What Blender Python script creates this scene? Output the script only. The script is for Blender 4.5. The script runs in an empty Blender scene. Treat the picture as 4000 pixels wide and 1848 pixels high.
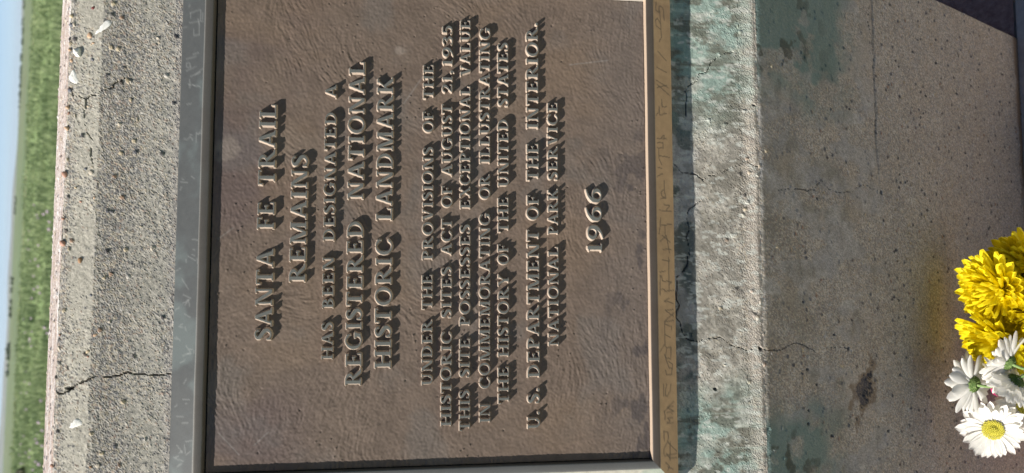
import bpy, bmesh, math, random
import numpy as np
from mathutils import Vector, Matrix, Quaternion
R = math.radians
random.seed(7)
sc = bpy.context.scene
col = sc.collection
# ------------------------------------------------------------ camera, sky, sun, exposure
YAW, PITCH, ROLL = R(4.848), R(34.823), R(-2.637)
Fw = Vector((math.sin(YAW)*math.cos(PITCH), math.cos(YAW)*math.cos(PITCH), -math.sin(PITCH)))
Rt = Vector((math.cos(YAW), -math.sin(YAW), 0))
Dn = Fw.cross(Rt)
R2 = Rt*math.cos(ROLL) + Dn*math.sin(ROLL)
D2 = Dn*math.cos(ROLL) - Rt*math.sin(ROLL)
cam_data = bpy.data.cameras.new('camera')
cam = bpy.data.objects.new('camera', cam_data); col.objects.link(cam)
# the phone was held on its side: the picture's right is the world's down
m = Matrix((D2, R2, -Fw)).transposed().to_4x4(); m.translation = Vector((0, 0, 1.5))
cam.matrix_world = m
cam_data.sensor_fit = 'HORIZONTAL'; cam_data.sensor_width = 36; cam_data.lens = 25.2
cam_data.clip_start = 0.02; cam_data.clip_end = 20000
cam_data.dof.use_dof = True; cam_data.dof.focus_distance = 0.9; cam_data.dof.aperture_fstop = 5.6
sc.camera = cam
SUN = Vector((-0.620, 0.035, 0.782)).normalized()
world = bpy.data.worlds.new('World'); sc.world = world; world.use_nodes = True
wn = world.node_tree.nodes; wl = world.node_tree.links
bg = wn['Background']; sky = wn.new('ShaderNodeTexSky'); sky.sky_type = 'NISHITA'; sky.sun_disc = False
sky.sun_elevation = math.asin(SUN.z); sky.sun_rotation = math.atan2(SUN.x, SUN.y)
sky.air_density = .5; sky.dust_density = 0; sky.ozone_density = 1.0; sky.altitude = 2500
wl.new(sky.outputs[0], bg.inputs[0]); bg.inputs[1].default_value = 0.068
sl = bpy.data.lights.new('sun', 'SUN'); sl.energy = 5.0; sl.angle = R(0.53); sl.color = (1.0, 0.94, 0.86)
so = bpy.data.objects.new('sun', sl); col.objects.link(so)
so.rotation_euler = (-SUN).to_track_quat('-Z', 'Y').to_euler()
sc.view_settings.view_transform = 'Standard'; sc.view_settings.look = 'None'
sc.view_settings.gamma = 1; sc.view_settings.use_curve_mapping = False
sc.view_settings.exposure = 0.86
sc.cycles.max_bounces = 6; sc.cycles.diffuse_bounces = 4

# ------------------------------------------------------------ helpers
def link(o, parent=None):
    col.objects.link(o)
    if parent: o.parent = parent
    return o
def tag(o, label=None, cat=None, group=None, kind=None):
    if label: o['label'] = label
    if cat: o['category'] = cat
    if group: o['group'] = group
    if kind: o['kind'] = kind
    return o
def empty(name, loc, rot=None):
    o = bpy.data.objects.new(name, None); o.location = loc
    if rot is not None: o.rotation_euler = rot
    return link(o)
def np_mesh(name, V, quads=None, tris=None, color=None, smooth=False, uv=None):
    me = bpy.data.meshes.new(name)
    V = np.asarray(V, np.float32)
    me.vertices.add(len(V)); me.vertices.foreach_set('co', V.ravel())
    idx = []; tot = []
    if quads is not None and len(quads): q = np.asarray(quads, np.int32); idx.append(q.ravel()); tot.append(np.full(len(q), 4, np.int32))
    if tris is not None and len(tris): q = np.asarray(tris, np.int32); idx.append(q.ravel()); tot.append(np.full(len(q), 3, np.int32))
    idx = np.concatenate(idx); tot = np.concatenate(tot)
    me.loops.add(len(idx)); me.loops.foreach_set('vertex_index', idx)
    me.polygons.add(len(tot)); st = np.concatenate([[0], np.cumsum(tot)[:-1]]).astype(np.int32)
    me.polygons.foreach_set('loop_start', st)
    try: me.polygons.foreach_set('loop_total', tot)
    except Exception: pass
    me.update(calc_edges=True)
    if color is not None:
        a = me.color_attributes.new('Col', 'FLOAT_COLOR', 'POINT')
        c = np.ones((len(V), 4), np.float32); c[:, :color.shape[1]] = color
        a.data.foreach_set('color', c.ravel())
    me.polygons.foreach_set('use_smooth', np.full(len(tot), bool(smooth)))
    me.validate(); return me
def py_mesh(name, V, F, smooth=False):
    me = bpy.data.meshes.new(name); me.from_pydata([tuple(v) for v in V], [], F); me.update()
    if smooth: me.polygons.foreach_set('use_smooth', [True]*len(me.polygons))
    return me
def add(name, me, mats, parent=None, loc=None):
    if mats is not None and not me.materials:
        for mm in (mats if isinstance(mats, (list, tuple)) else [mats]): me.materials.append(mm)
    o = bpy.data.objects.new(name, me)
    if loc is not None: o.location = loc
    return link(o, parent)
def grid_quads(nr, nc, off=0):
    i = np.arange(nr-1)[:, None]*nc + np.arange(nc-1)[None, :]
    i = i.ravel() + off
    return np.stack([i, i+1, i+nc+1, i+nc], 1)

def _hash(ix, iy, seed):
    h = (ix.astype(np.int64)*374761393 + iy.astype(np.int64)*668265263 + seed*974634777) & 0xffffffff
    h = ((h ^ (h >> 13))*1274126177) & 0xffffffff
    h = ((h ^ (h >> 16))*2246822519) & 0xffffffff
    return ((h ^ (h >> 15)) & 0xffffff)/float(0xffffff)
def vnoise(x, y, s, seed=0):
    x = x/s; y = y/s; ix = np.floor(x); iy = np.floor(y); fx = x-ix; fy = y-iy
    fx = fx*fx*(3-2*fx); fy = fy*fy*(3-2*fy); ix = ix.astype(np.int64); iy = iy.astype(np.int64)
    a = _hash(ix, iy, seed); b = _hash(ix+1, iy, seed); c = _hash(ix, iy+1, seed); d = _hash(ix+1, iy+1, seed)
    return (a*(1-fx)+b*fx)*(1-fy) + (c*(1-fx)+d*fx)*fy
def fbm(x, y, s, oct=4, seed=0, gain=.5):
    t = 0; w = 1; n = 0
    for k in range(oct):
        t = t + w*vnoise(x, y, s/2**k, seed+k*17); n += w; w *= gain
    return t/n
def sstep(a, b, x):
    t = np.clip((x-a)/(b-a), 0, 1); return t*t*(3-2*t)
def worley(x, y, cell, seed=0):
    X = x/cell; Y = y/cell; ix = np.floor(X).astype(np.int64); iy = np.floor(Y).astype(np.int64)
    best = np.full(x.shape, 9.); idr = np.zeros(x.shape)
    for dx in (-1, 0, 1):
        for dy in (-1, 0, 1):
            cx = ix+dx; cy = iy+dy
            px = cx + _hash(cx, cy, seed+1); py = cy + _hash(cx, cy, seed+2)
            d = np.hypot(X-px, Y-py); k = d < best
            best = np.where(k, d, best); idr = np.where(k, _hash(cx, cy, seed+3), idr)
    return best, idr
def polydist(x, y, pts):
    d = np.full(x.shape, 9.)
    for (ax, ay), (bx, by) in zip(pts[:-1], pts[1:]):
        lo = (x > min(ax, bx)-.012) & (x < max(ax, bx)+.012) & (y > min(ay, by)-.012) & (y < max(ay, by)+.012)
        if not lo.any(): continue
        X = x[lo]-ax; Y = y[lo]-ay; ux = bx-ax; uy = by-ay; L = ux*ux+uy*uy+1e-12
        t = np.clip((X*ux+Y*uy)/L, 0, 1)
        d[lo] = np.minimum(d[lo], np.hypot(X-t*ux, Y-t*uy))
    return d
def mix(a, b, t):
    return a*(1-t[..., None]) + np.asarray(b)*t[..., None]

# ------------------------------------------------------------ materials
def nmat(name):
    mt = bpy.data.materials.new(name); mt.use_nodes = True
    return mt, mt.node_tree.nodes, mt.node_tree.links, mt.node_tree.nodes['Principled BSDF']
def rgb(c): return (c[0], c[1], c[2], 1)
def noise_node(n, l, scale, detail=4, rough=.6, coord='Object', dist=0):
    tc = n.new('ShaderNodeTexCoord'); nz = n.new('ShaderNodeTexNoise')
    nz.inputs['Scale'].default_value = scale; nz.inputs['Detail'].default_value = detail
    nz.inputs['Roughness'].default_value = rough; nz.inputs['Distortion'].default_value = dist
    l.new(tc.outputs[coord], nz.inputs['Vector']); return nz
def ramp(n, l, src, stops):
    r = n.new('ShaderNodeValToRGB'); e = r.color_ramp.elements
    while len(e) < len(stops): e.new(.5)
    for k, (p, c) in enumerate(stops): e[k].position = p; e[k].color = rgb(c) if len(c) == 3 else c
    l.new(src, r.inputs[0]); return r
def mixc(n, l, a, b, fac, mode='MIX'):
    m_ = n.new('ShaderNodeMix'); m_.data_type = 'RGBA'; m_.blend_type = mode
    for s, v in ((m_.inputs[6], a), (m_.inputs[7], b), (m_.inputs[0], fac)):
        if hasattr(v, 'node'): l.new(v, s)
        else: s.default_value = v if not isinstance(v, tuple) else rgb(v)
    return m_.outputs[2]
def bump(n, l, h, strength, dist, bs):
    b = n.new('ShaderNodeBump'); b.inputs['Strength'].default_value = strength; b.inputs['Distance'].default_value = dist
    l.new(h, b.inputs['Height']); l.new(b.outputs[0], bs.inputs['Normal']); return b
def painted_mat(name, rough, metal=0, spec=.3, fine=(900, .25, .0003), vary=.25):
    """albedo from the mesh's own colour attribute, broken up by fine grain"""
    mt, n, l, bs = nmat(name)
    at = n.new('ShaderNodeAttribute'); at.attribute_name = 'Col'
    nz = noise_node(n, l, fine[0], 5, .7)
    r = ramp(n, l, nz.outputs[0], [(.3, (1-vary,)*3), (.7, (1+vary,)*3)])
    r.color_ramp.elements[1].color = (1, 1, 1, 1)
    l.new(mixc(n, l, at.outputs[0], r.outputs[0], 1.0, 'MULTIPLY'), bs.inputs['Base Color'])
    bs.inputs['Roughness'].default_value = rough; bs.inputs['Metallic'].default_value = metal
    bs.inputs['Specular IOR Level'].default_value = spec
    bump(n, l, nz.outputs[0], fine[1], fine[2], bs)
    return mt
def simple_mat(name, c1, c2, scale, rough, metal=0, bmp=(.3, .0005), spec=.4, detail=5):
    mt, n, l, bs = nmat(name)
    nz = noise_node(n, l, scale, detail, .65)
    r = ramp(n, l, nz.outputs[0], [(.32, c1), (.68, c2)])
    l.new(r.outputs[0], bs.inputs['Base Color'])
    bs.inputs['Roughness'].default_value = rough; bs.inputs['Metallic'].default_value = metal
    bs.inputs['Specular IOR Level'].default_value = spec
    if bmp: bump(n, l, nz.outputs[0], bmp[0], bmp[1], bs)
    return mt
M_CONC = painted_mat('weathered_concrete', .9, 0, .25, (1300, .8, .0006), .42)
M_PLATE = painted_mat('patinated_bronze_field', .65, .05, .25, (1800, .45, .0002), .3)
M_FRAME = painted_mat('bronze_frame', .5, .2, .35, (1200, .2, .0001), .25)
M_TOP = simple_mat('worn_letter_face', (.078, .082, .076), (.185, .19, .172), 900, .5, .15, (.25, .0002))
M_SIDE = simple_mat('bronze_letter_side', (.33, .265, .21), (.46, .375, .30), 500, .6, .1, (.2, .0002))
CRACKS = {
 'c1': [(0.2126, 0.7759), (0.2108, 0.7724), (0.2044, 0.7698), (0.2038, 0.7641), (0.2015, 0.7605), (0.1991, 0.7547), (0.2026, 0.7525), (0.2049, 0.7503), (0.2061, 0.7441), (0.209, 0.7413), (0.2103, 0.7364), (0.2141, 0.7285), (0.2182, 0.727), (0.2213, 0.7233), (0.225, 0.7169)],
 'c1b': [(0.1991, 0.7547), (0.191, 0.7561), (0.1718, 0.7559)],
 'c1c': [(0.1666, 0.7548), (0.157, 0.7477), (0.142, 0.7486), (0.1314, 0.7461)],
 'c2': [(-0.1076, 0.7761), (-0.1096, 0.7688), (-0.1056, 0.7618), (-0.1015, 0.7578), (-0.0954, 0.7446), (-0.0914, 0.7348), (-0.0936, 0.727), (-0.0919, 0.7115), (-0.089, 0.7018), (-0.0902, 0.692), (-0.0925, 0.6762), (-0.0907, 0.6604)],
 'c3': [(0.1817, 0.6966), (0.1778, 0.6824), (0.1759, 0.6722), (0.1729, 0.662)],
 'c4': [(-0.0094, 0.6866), (-0.0136, 0.6766), (-0.0179, 0.6615)],
 'd1': [(0.2806, 0.031), (0.2747, 0.0447), (0.2664, 0.057), (0.261, 0.0611), (0.2557, 0.0639), (0.2514, 0.0721), (0.2421, 0.0789), (0.2366, 0.087), (0.23, 0.0911), (0.2223, 0.0886), (0.2106, 0.0909), (0.2002, 0.0917)],
 'd2': [(0.1434, 0.1073), (0.1397, 0.1035), (0.1334, 0.0977), (0.1317, 0.0891), (0.1306, 0.0799), (0.1281, 0.0747), (0.1224, 0.0701)],
 'd3': [(0.1033, 0.0713), (0.0955, 0.0807), (0.0891, 0.09), (0.0777, 0.0916), (0.0638, 0.0886), (0.0575, 0.0939), (0.0487, 0.0908), (0.0349, 0.0905)],
 'd4': [(0.0349, 0.0924), (0.0223, 0.0927), (0.0161, 0.1006), (0.0111, 0.1053), (-0.0026, 0.1062), (-0.015, 0.107), (-0.0213, 0.1039), (-0.0299, 0.1073), (-0.0361, 0.1081), (-0.0411, 0.103), (-0.051, 0.1013), (-0.0603, 0.0956), (-0.0641, 0.0892), (-0.0636, 0.0801), (-0.0606, 0.0741)],
 'd5': [(-0.0613, 0.0751), (-0.0592, 0.0533), (-0.0686, 0.0414), (-0.0746, 0.0221), (-0.0736, 0.0049), (-0.0766, -0.0113), (-0.0765, -0.0306), (-0.0697, -0.063), (-0.0755, -0.0835), (-0.0827, -0.1022)],
 'd6': [(0.1327, 0.0856), (0.1259, 0.0711), (0.1308, 0.0562), (0.1382, 0.0413), (0.1477, 0.0187), (0.1414, 0.0014)],
 'w1': [(0.407, -0.2642), (0.3734, -0.2566), (0.3492, -0.2654), (0.3239, -0.269), (0.2976, -0.2671), (0.2632, -0.2674), (0.2064, -0.2686)],
 'w2': [(0.1154, -0.0356), (0.1191, -0.0519), (0.1198, -0.0768), (0.1208, -0.1068), (0.1352, -0.1275), (0.1261, -0.1428), (0.1225, -0.1658), (0.126, -0.1947), (0.1378, -0.2251), (0.1347, -0.2557), (0.129, -0.2737)],
 'w3': [(-0.0794, -0.1354), (-0.0795, -0.1628), (-0.0829, -0.179)],
}
PEBBLES = [(0.2696, 0.7542, 0.0036, 'o'), (0.2539, 0.7753, 0.0023, 'o'), (0.242, 0.7727, 0.002, 'o'), (0.1913, 0.7749, 0.0026, 'o'), (0.1849, 0.7736, 0.002, 'r'), (0.1688, 0.775, 0.0026, 'o'), (0.1192, 0.7751, 0.0033, 'r'), (0.0723, 0.7753, 0.0023, 'r'), (0.2997, 0.7515, 0.0026, 'm'), (0.291, 0.7747, 0.0026, 't'), (0.2812, 0.7738, 0.0031, 'g'), (0.2608, 0.75, 0.002, 'o'), (0.1923, 0.7527, 0.0015, 't'), (0.1251, 0.7532, 0.002, 'g'), (0.105, 0.763, 0.0018, 't'), (0.0943, 0.7426, 0.0015, 'o'), (0.2593, 0.7521, 0.0015, 't'), (0.243, 0.7504, 0.002, 'g'), (0.2096, 0.7731, 0.0026, 'g'), (0.0902, 0.7571, 0.0015, 'r'), (0.0461, 0.7742, 0.0036, 'r'), (0.0283, 0.7553, 0.0036, 'b'), (-0.0668, 0.7437, 0.0026, 't'), (-0.0494, 0.7363, 0.002, 'o'), (-0.1832, 0.776, 0.002, 'r'), (-0.1844, 0.7363, 0.0015, 'b'), (-0.0493, 0.7734, 0.0015, 'r'), (-0.0081, 0.7422, 0.0018, 'g'), (-0.0719, 0.7429, 0.0018, 'r')]
LOWER_SCRATCHES = [[(0.0291, 0.1303), (0.0286, 0.1189)], [(0.0328, 0.1207), (-0.0062, 0.1208)], [(0.0157, 0.1343), (0.0169, 0.1261)], [(0.0109, 0.1338), (0.0109, 0.1313), (0.006, 0.1307)], [(0.0054, 0.1301), (0.0048, 0.1168), (0.0011, 0.1213)], [(0.0121, 0.1338), (-0.0098, 0.1341)], [(-0.0037, 0.1321), (-0.0037, 0.1277), (-0.0062, 0.1271), (-0.005, 0.1145)], [(-0.0141, 0.1216), (-0.0171, 0.128), (-0.0196, 0.1147)], [(-0.0274, 0.1269), (-0.0268, 0.1155)], [(-0.0274, 0.1269), (-0.0347, 0.115)], [(-0.0305, 0.1143), (-0.04, 0.129), (-0.039, 0.1151)], [(-0.04, 0.1284), (-0.0677, 0.1282)], [(-0.0425, 0.1278), (-0.0456, 0.1184), (-0.0498, 0.1185)], [(-0.0551, 0.1274), (-0.0576, 0.1205)], [(-0.0736, 0.1359), (-0.0653, 0.1294)], [(-0.069, 0.1264), (-0.0691, 0.1195), (-0.0817, 0.1203), (-0.0803, 0.1278), (-0.069, 0.1264)], [(-0.0761, 0.1296), (-0.0918, 0.123), (-0.0931, 0.118), (-0.0883, 0.1179), (-0.0852, 0.1229)], [(-0.0941, 0.1281), (-0.0989, 0.1269), (-0.0996, 0.1194), (-0.0943, 0.1187)], [(0.1673, 0.1349), (0.1689, 0.1208)], [(0.1694, 0.1285), (0.1726, 0.1246), (0.1695, 0.1247)], [(0.1624, 0.135), (0.1638, 0.1261), (0.1576, 0.1262), (0.1568, 0.1345)], [(0.1549, 0.1326), (0.145, 0.1328), (0.1376, 0.1284)], [(0.1481, 0.1327), (0.1478, 0.1174)], [(0.1344, 0.1342), (0.1339, 0.1285)], [(0.1238, 0.1357), (0.1277, 0.1273)], [(0.1202, 0.1255), (0.1103, 0.1257), (0.1065, 0.1302), (0.1016, 0.1291), (0.1005, 0.1233), (0.1097, 0.1257)], [(0.0985, 0.1323), (0.0998, 0.1246)], [(0.0924, 0.1267), (0.0919, 0.1178), (0.0869, 0.1229)], [(0.0855, 0.1331), (0.0851, 0.1153)], [(0.0769, 0.1314), (0.0585, 0.1342)], [(0.0683, 0.1322), (0.0709, 0.115)], [(0.0696, 0.1258), (0.0561, 0.1254)], [(0.0573, 0.1298), (0.05, 0.1185)], [(0.0499, 0.1331), (0.0573, 0.1235), (0.0371, 0.1194)], [(0.0414, 0.1288), (0.0414, 0.1174)], [(0.3269, 0.1329), (0.3179, 0.1337), (0.3155, 0.1292), (0.3233, 0.1284), (0.3241, 0.1252), (0.321, 0.122), (0.3082, 0.1216)], [(0.3182, 0.1279), (0.2876, 0.1258), (0.2811, 0.1292)], [(0.3029, 0.1269), (0.3084, 0.1313), (0.3051, 0.1346), (0.2987, 0.1334), (0.2964, 0.1276)], [(0.2695, 0.1319), (0.2611, 0.1192)], [(0.2504, 0.1336), (0.2471, 0.1194)], [(0.2302, 0.1332), (0.2207, 0.1154)], [(0.2352, 0.1351), (0.2295, 0.1172)], [(0.2264, 0.134), (0.2319, 0.1197)], [(0.214, 0.1271), (0.2052, 0.1266), (0.2066, 0.1202)], [(0.1942, 0.1358), (0.1975, 0.1325)], [(0.205, 0.1311), (0.195, 0.1306), (0.1991, 0.1203)], [(-0.1098, 0.1206), (-0.1172, 0.122), (-0.1229, 0.1261), (-0.122, 0.1291), (-0.1162, 0.1286), (-0.1096, 0.1267)], [(-0.1096, 0.1311), (-0.122, 0.1313)], [(-0.1397, 0.1316), (-0.1297, 0.1175)], [(-0.1407, 0.1273), (-0.1405, 0.1168), (-0.1353, 0.1272), (-0.1347, 0.1176)], [(-0.139, 0.1303), (-0.1484, 0.13)], [(-0.1529, 0.1184), (-0.1526, 0.1275), (-0.1499, 0.1226), (-0.1469, 0.1269), (-0.1475, 0.1187)], [(-0.1714, 0.1317), (-0.1607, 0.132), (-0.1625, 0.1259), (-0.1691, 0.1256), (-0.1716, 0.1269)], [(-0.1853, 0.1324), (-0.1796, 0.1323), (-0.1728, 0.127), (-0.1851, 0.1142)], [(-0.1733, 0.1235), (-0.193, 0.1239)], [(-0.1874, 0.1316), (-0.1876, 0.1138)], [(-0.1854, 0.1289), (-0.1913, 0.1238), (-0.1921, 0.1143)], [(-0.1952, 0.13), (-0.1995, 0.1249), (-0.2043, 0.1275)], [(-0.2002, 0.1275), (-0.2037, 0.1197)], [(-0.1429, 0.1203), (-0.1433, 0.1195)]]
UPPER_SCRATCHES = [[(0.2921, 0.6472), (0.2939, 0.6342), (0.2813, 0.6339), (0.2815, 0.6474)], [(0.2227, 0.644), (0.2252, 0.6363), (0.2296, 0.6291)], [(0.2466, 0.6418), (0.2474, 0.635)], [(0.2378, 0.6457), (0.2332, 0.6443), (0.233, 0.6487), (0.2377, 0.6496), (0.2378, 0.6457)], [(0.2866, 0.6457), (0.2916, 0.6459)], [(0.2143, 0.6463), (0.2106, 0.632)], [(0.2787, 0.6356), (0.2675, 0.6353)], [(0.2734, 0.6415), (0.2667, 0.6413), (0.267, 0.6348)], [(0.2901, 0.6315), (0.2828, 0.6313)], [(0.2424, 0.6497), (0.2437, 0.6381)], [(0.2326, 0.6378), (0.2294, 0.6493)], [(0.1103, 0.6524), (0.1099, 0.644)], [(0.1514, 0.6356), (0.1624, 0.6346)], [(0.1565, 0.6499), (0.1553, 0.646), (0.1581, 0.6422), (0.1546, 0.6395)], [(0.2199, 0.6447), (0.2102, 0.6444)], [(0.1049, 0.651), (0.1022, 0.6522)], [(0.0324, 0.6413), (0.0276, 0.6323)], [(0.0084, 0.647), (-0.0022, 0.6391)], [(-0.0075, 0.6453), (-0.0115, 0.6363), (-0.0168, 0.645)], [(-0.0181, 0.6425), (-0.0128, 0.6388), (-0.0194, 0.6374)], [(-0.0273, 0.6435), (-0.0314, 0.6358)], [(-0.0603, 0.64), (-0.0669, 0.6348), (-0.0707, 0.6435)], [(-0.0682, 0.6385), (-0.0683, 0.6343)], [(-0.1151, 0.642), (-0.1148, 0.634)], [(-0.1326, 0.648), (-0.1323, 0.6413)], [(-0.1227, 0.6508), (-0.1207, 0.6484)], [(-0.1616, 0.6472), (-0.1682, 0.6408)], [(-0.1743, 0.6506), (-0.1772, 0.6393)], [(-0.1736, 0.6483), (-0.1727, 0.6451)], [(-0.1572, 0.6373), (-0.1556, 0.6299)], [(-0.1385, 0.6416), (-0.1381, 0.6354)], [(-0.1694, 0.6445), (-0.1674, 0.6415)]]
# ------------------------------------------------------------ the place: measured dimensions (metres)
TH = R(62.5); TH2 = R(55)
D_FRONT, Z_EDGE = 0.5253, 0.77247          # front wall, height of its upper edge
T_END, Q_CH = 0.740, 0.03668               # length of the slope, of the upper chamfer
XL, XR = -0.345, 0.4525
E0 = np.array([0, D_FRONT, Z_EDGE]); UV = np.array([0, math.cos(TH), math.sin(TH)]); NV = np.array([0, -math.sin(TH), math.cos(TH)])
PE = E0 + UV*T_END; PT = PE + Q_CH*np.array([0, math.cos(TH2), math.sin(TH2)])
Y_BACK = 1.07

# ------------------------------------------------------------ ground, fields, hills
def ground_mat(name, stops, scales, rough=.95):
    mt, n, l, bs = nmat(name)
    a = noise_node(n, l, scales[0], 6, .65); b = noise_node(n, l, scales[1], 4, .6)
    r = ramp(n, l, a.outputs[0], stops)
    r2 = ramp(n, l, b.outputs[0], [(.3, (.55, .55, .55)), (.7, (1, 1, 1))])
    l.new(mixc(n, l, r.outputs[0], r2.outputs[0], 1., 'MULTIPLY'), bs.inputs['Base Color'])
    bs.inputs['Roughness'].default_value = rough; bs.inputs['Specular IOR Level'].default_value = .1
    bump(n, l, a.outputs[0], .5, .02, bs); return mt
M_GRASS_GROUND = ground_mat('prairie_ground', [(.3, (.14, .21, .085)), (.5, (.22, .31, .13)), (.7, (.33, .38, .20))], (.35, 2.5))
M_FAR = ground_mat('far_fields', [(.35, (.22, .20, .15)), (.45, (.17, .21, .12)), (.65, (.13, .19, .10))], (.006, .05))
M_PAD = simple_mat('tan_concrete_pad', (.42, .35, .29), (.56, .48, .40), 60, .95, 0, (.4, .003), .05)
M_DIRT = simple_mat('dirt', (.30, .24, .18), (.42, .35, .27), 3, .95, 0, (.4, .01))
M_HILL = simple_mat('hill_scrub', (.10, .13, .09), (.20, .19, .14), .01, 1, 0, None)
def disc(r0, r1, z, n=96, rings=10):
    V = []; Fc = []
    for k in range(rings+1):
        r = r0 + (r1-r0)*(k/rings)**2.2 if r0 == 0 else r0*(r1/r0)**(k/rings)
        for a in range(n): V.append((r*math.cos(2*math.pi*a/n), r*math.sin(2*math.pi*a/n), z))
    for k in range(rings):
        for a in range(n):
            b = (a+1) % n; Fc.append((k*n+a, (k+1)*n+a, (k+1)*n+b, k*n+b))
    if r0 == 0: pass
    return V, Fc
V, Fc = disc(0.0, 170, 0)
V2, F2 = disc(170, 9000, 0); 
g = add('ground', py_mesh('ground', V, Fc), M_GRASS_GROUND, None, (0, 0, -0.03)); tag(g, kind='structure')
g = add('far_fields', py_mesh('far_fields', V2, F2), M_FAR, None, (0, 0, -0.03)); tag(g, kind='structure')
bm = bmesh.new(); bmesh.ops.create_cube(bm, size=1)
for v in bm.verts: v.co = Vector((v.co.x*3.2+.07, v.co.y*2.6-.765, v.co.z*.12-.06))
bmesh.ops.bevel(bm, geom=bm.edges[:], offset=.01, segments=2, affect='EDGES')
me = bpy.data.meshes.new('concrete_pad'); bm.to_mesh(me); bm.free()
g = add('concrete_pad', me, M_PAD); tag(g, kind='structure')
M_SOIL = simple_mat('red_brown_soil', (.24, .135, .11), (.44, .28, .225), 90, .98, 0, (.7, .006), .03)
bm = bmesh.new(); bmesh.ops.create_grid(bm, x_segments=90, y_segments=60, size=.5)
for v in bm.verts:
    v.co = Vector((v.co.x*3.6+.07, v.co.y*1.85+1.455, -.004))
    v.co.z += .003*math.sin(v.co.x*41+v.co.y*13)*math.sin(v.co.y*37) - (.03 if abs(v.co.x-.07) > 1.78 or v.co.y > 2.37 else 0)
me = bpy.data.meshes.new('soil_strip'); bm.to_mesh(me); bm.free()
g = add('soil_strip', me, M_SOIL); tag(g, kind='structure')
# a dirt track across the prairie
V = []; Fc = []
for k in range(41):
    x = -220 + k*11; y = 150 - .10*x + 4*math.sin(k*.7)
    V += [(x, y-2.2, -.024), (x, y+2.2, -.024)]
    if k: Fc.append((2*k-2, 2*k-1, 2*k+1, 2*k))
g = add('dirt_track', py_mesh('dirt_track', V, Fc), M_DIRT); tag(g, kind='structure')
# low hills on the horizon
V = []; Fc = []; NH = 240
for k in range(NH+1):
    a = R(-75) + R(150)*k/NH
    h = 4 + 26*max(0, math.sin(a*2.2+2.4))**2 + 5*math.sin(a*23) + 3*math.sin(a*61+1)
    h = max(h, .5)
    for rr, hh in ((5200, -1), (5600, h*.7), (6100, h), (7200, -1)):
        V.append((rr*math.sin(a), rr*math.cos(a), hh))
    if k:
        for j in range(3): b = 4*k+j; Fc.append((b-4, b-3, b+1, b))
g = add('hills', py_mesh('hills', V, Fc, True), M_HILL); tag(g, kind='structure')

# ------------------------------------------------------------ grass, wild flowers, far trees (nobody could count them)
def foliage_mat(name, a, b, scale, trans=.25):
    mt, n, l, bs = nmat(name)
    nz = noise_node(n, l, scale, 3, .6); r = ramp(n, l, nz.outputs[0], [(.35, a), (.65, b)])
    l.new(r.outputs[0], bs.inputs['Base Color']); bs.inputs['Roughness'].default_value = .7
    bs.inputs['Specular IOR Level'].default_value = .2
    tr = n.new('ShaderNodeBsdfTranslucent'); l.new(r.outputs[0], tr.inputs[0])
    mx = n.new('ShaderNodeMixShader'); mx.inputs[0].default_value = trans
    l.new(bs.outputs[0], mx.inputs[1]); l.new(tr.outputs[0], mx.inputs[2])
    l.new(mx.outputs[0], n['Material Output'].inputs[0]); return mt
M_BLADE = foliage_mat('grass_blades', (.155, .21, .10), (.34, .40, .21), .14)
rng = np.random.default_rng(3)
NT = 16000
dist = 3.0*(170/3.0)**rng.random(NT); ang = R(6)+ (rng.random(NT)-.5)*R(64)
cx = dist*np.sin(ang); cy = dist*np.cos(ang); keep = (cy > 2.6) | (abs(cx) > 2.2)
cx = cx[keep]; cy = cy[keep]; dist = dist[keep]
qx = rng.uniform(-6, 6, 5200); qy = rng.uniform(-4, 7, 5200); kq = ((abs(qx-.07) > 1.85) | (qy > 2.45) | (qy < -2.15)) & ((abs(qx) > .9) | (qy > 0))
cx = np.concatenate([cx, qx[kq]]); cy = np.concatenate([cy, qy[kq]]); dist = np.concatenate([dist, np.full(kq.sum(), 3.)]); n0 = len(cx)
cl = fbm(cx+500, cy+500, 5, 3, 5)
hgt = (.10 + .36*sstep(.35, .75, cl))*(.6+.8*rng.random(n0)); NB = 7
ba = rng.random((n0, NB))*2*np.pi; br = rng.random((n0, NB))*(.10+.010*dist[:, None]); wd = .004+.00075*dist[:, None]*np.ones((1, NB))
bx = cx[:, None]+br*np.cos(ba); by = cy[:, None]+br*np.sin(ba); fa = rng.random((n0, NB))*2*np.pi
lean = rng.random((n0, NB))*.5*hgt[:, None]; bh = hgt[:, None]*(.6+.6*rng.random((n0, NB)))
wx = np.cos(fa)*wd; wy = np.sin(fa)*wd; z0 = np.full(bx.shape, -.035)
P = np.stack([np.stack([bx-wx, by-wy, z0], -1), np.stack([bx+wx, by+wy, z0], -1),
              np.stack([bx-wx*.7+lean*.35*np.cos(ba), by-wy*.7+lean*.35*np.sin(ba), bh*.6], -1),
              np.stack([bx+wx*.7+lean*.35*np.cos(ba), by+wy*.7+lean*.35*np.sin(ba), bh*.6], -1),
              np.stack([bx+lean*np.cos(ba), by+lean*np.sin(ba), bh], -1)], 2).reshape(-1, 3)
b5 = np.arange(n0*NB)*5
g = add('grass', np_mesh('grass', P, quads=np.stack([b5, b5+1, b5+3, b5+2], 1), tris=np.stack([b5+2, b5+3, b5+4], 1)), M_BLADE)
tag(g, 'tall green prairie grass and weeds behind the concrete monument', 'grass', kind='stuff')
def blobs(name, centers, radii, mat, label, cat, squash=1.0, seed=0, sub=1, jit=.25):
    rr = random.Random(seed); bm = bmesh.new()
    for (x, y, z), r in zip(centers, radii):
        geo = bmesh.ops.create_icosphere(bm, subdivisions=sub, radius=r)
        for v in geo['verts']:
            k = 1 + (rr.random()-.5)*2*jit; v.co = Vector((x+v.co.x*k, y+v.co.y*k, z+v.co.z*k*squash))
    me = bpy.data.meshes.new(name); bm.to_mesh(me); bm.free()
    o = add(name, me, mat); tag(o, label, cat, kind='stuff'); return o
rr = random.Random(11)
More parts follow.
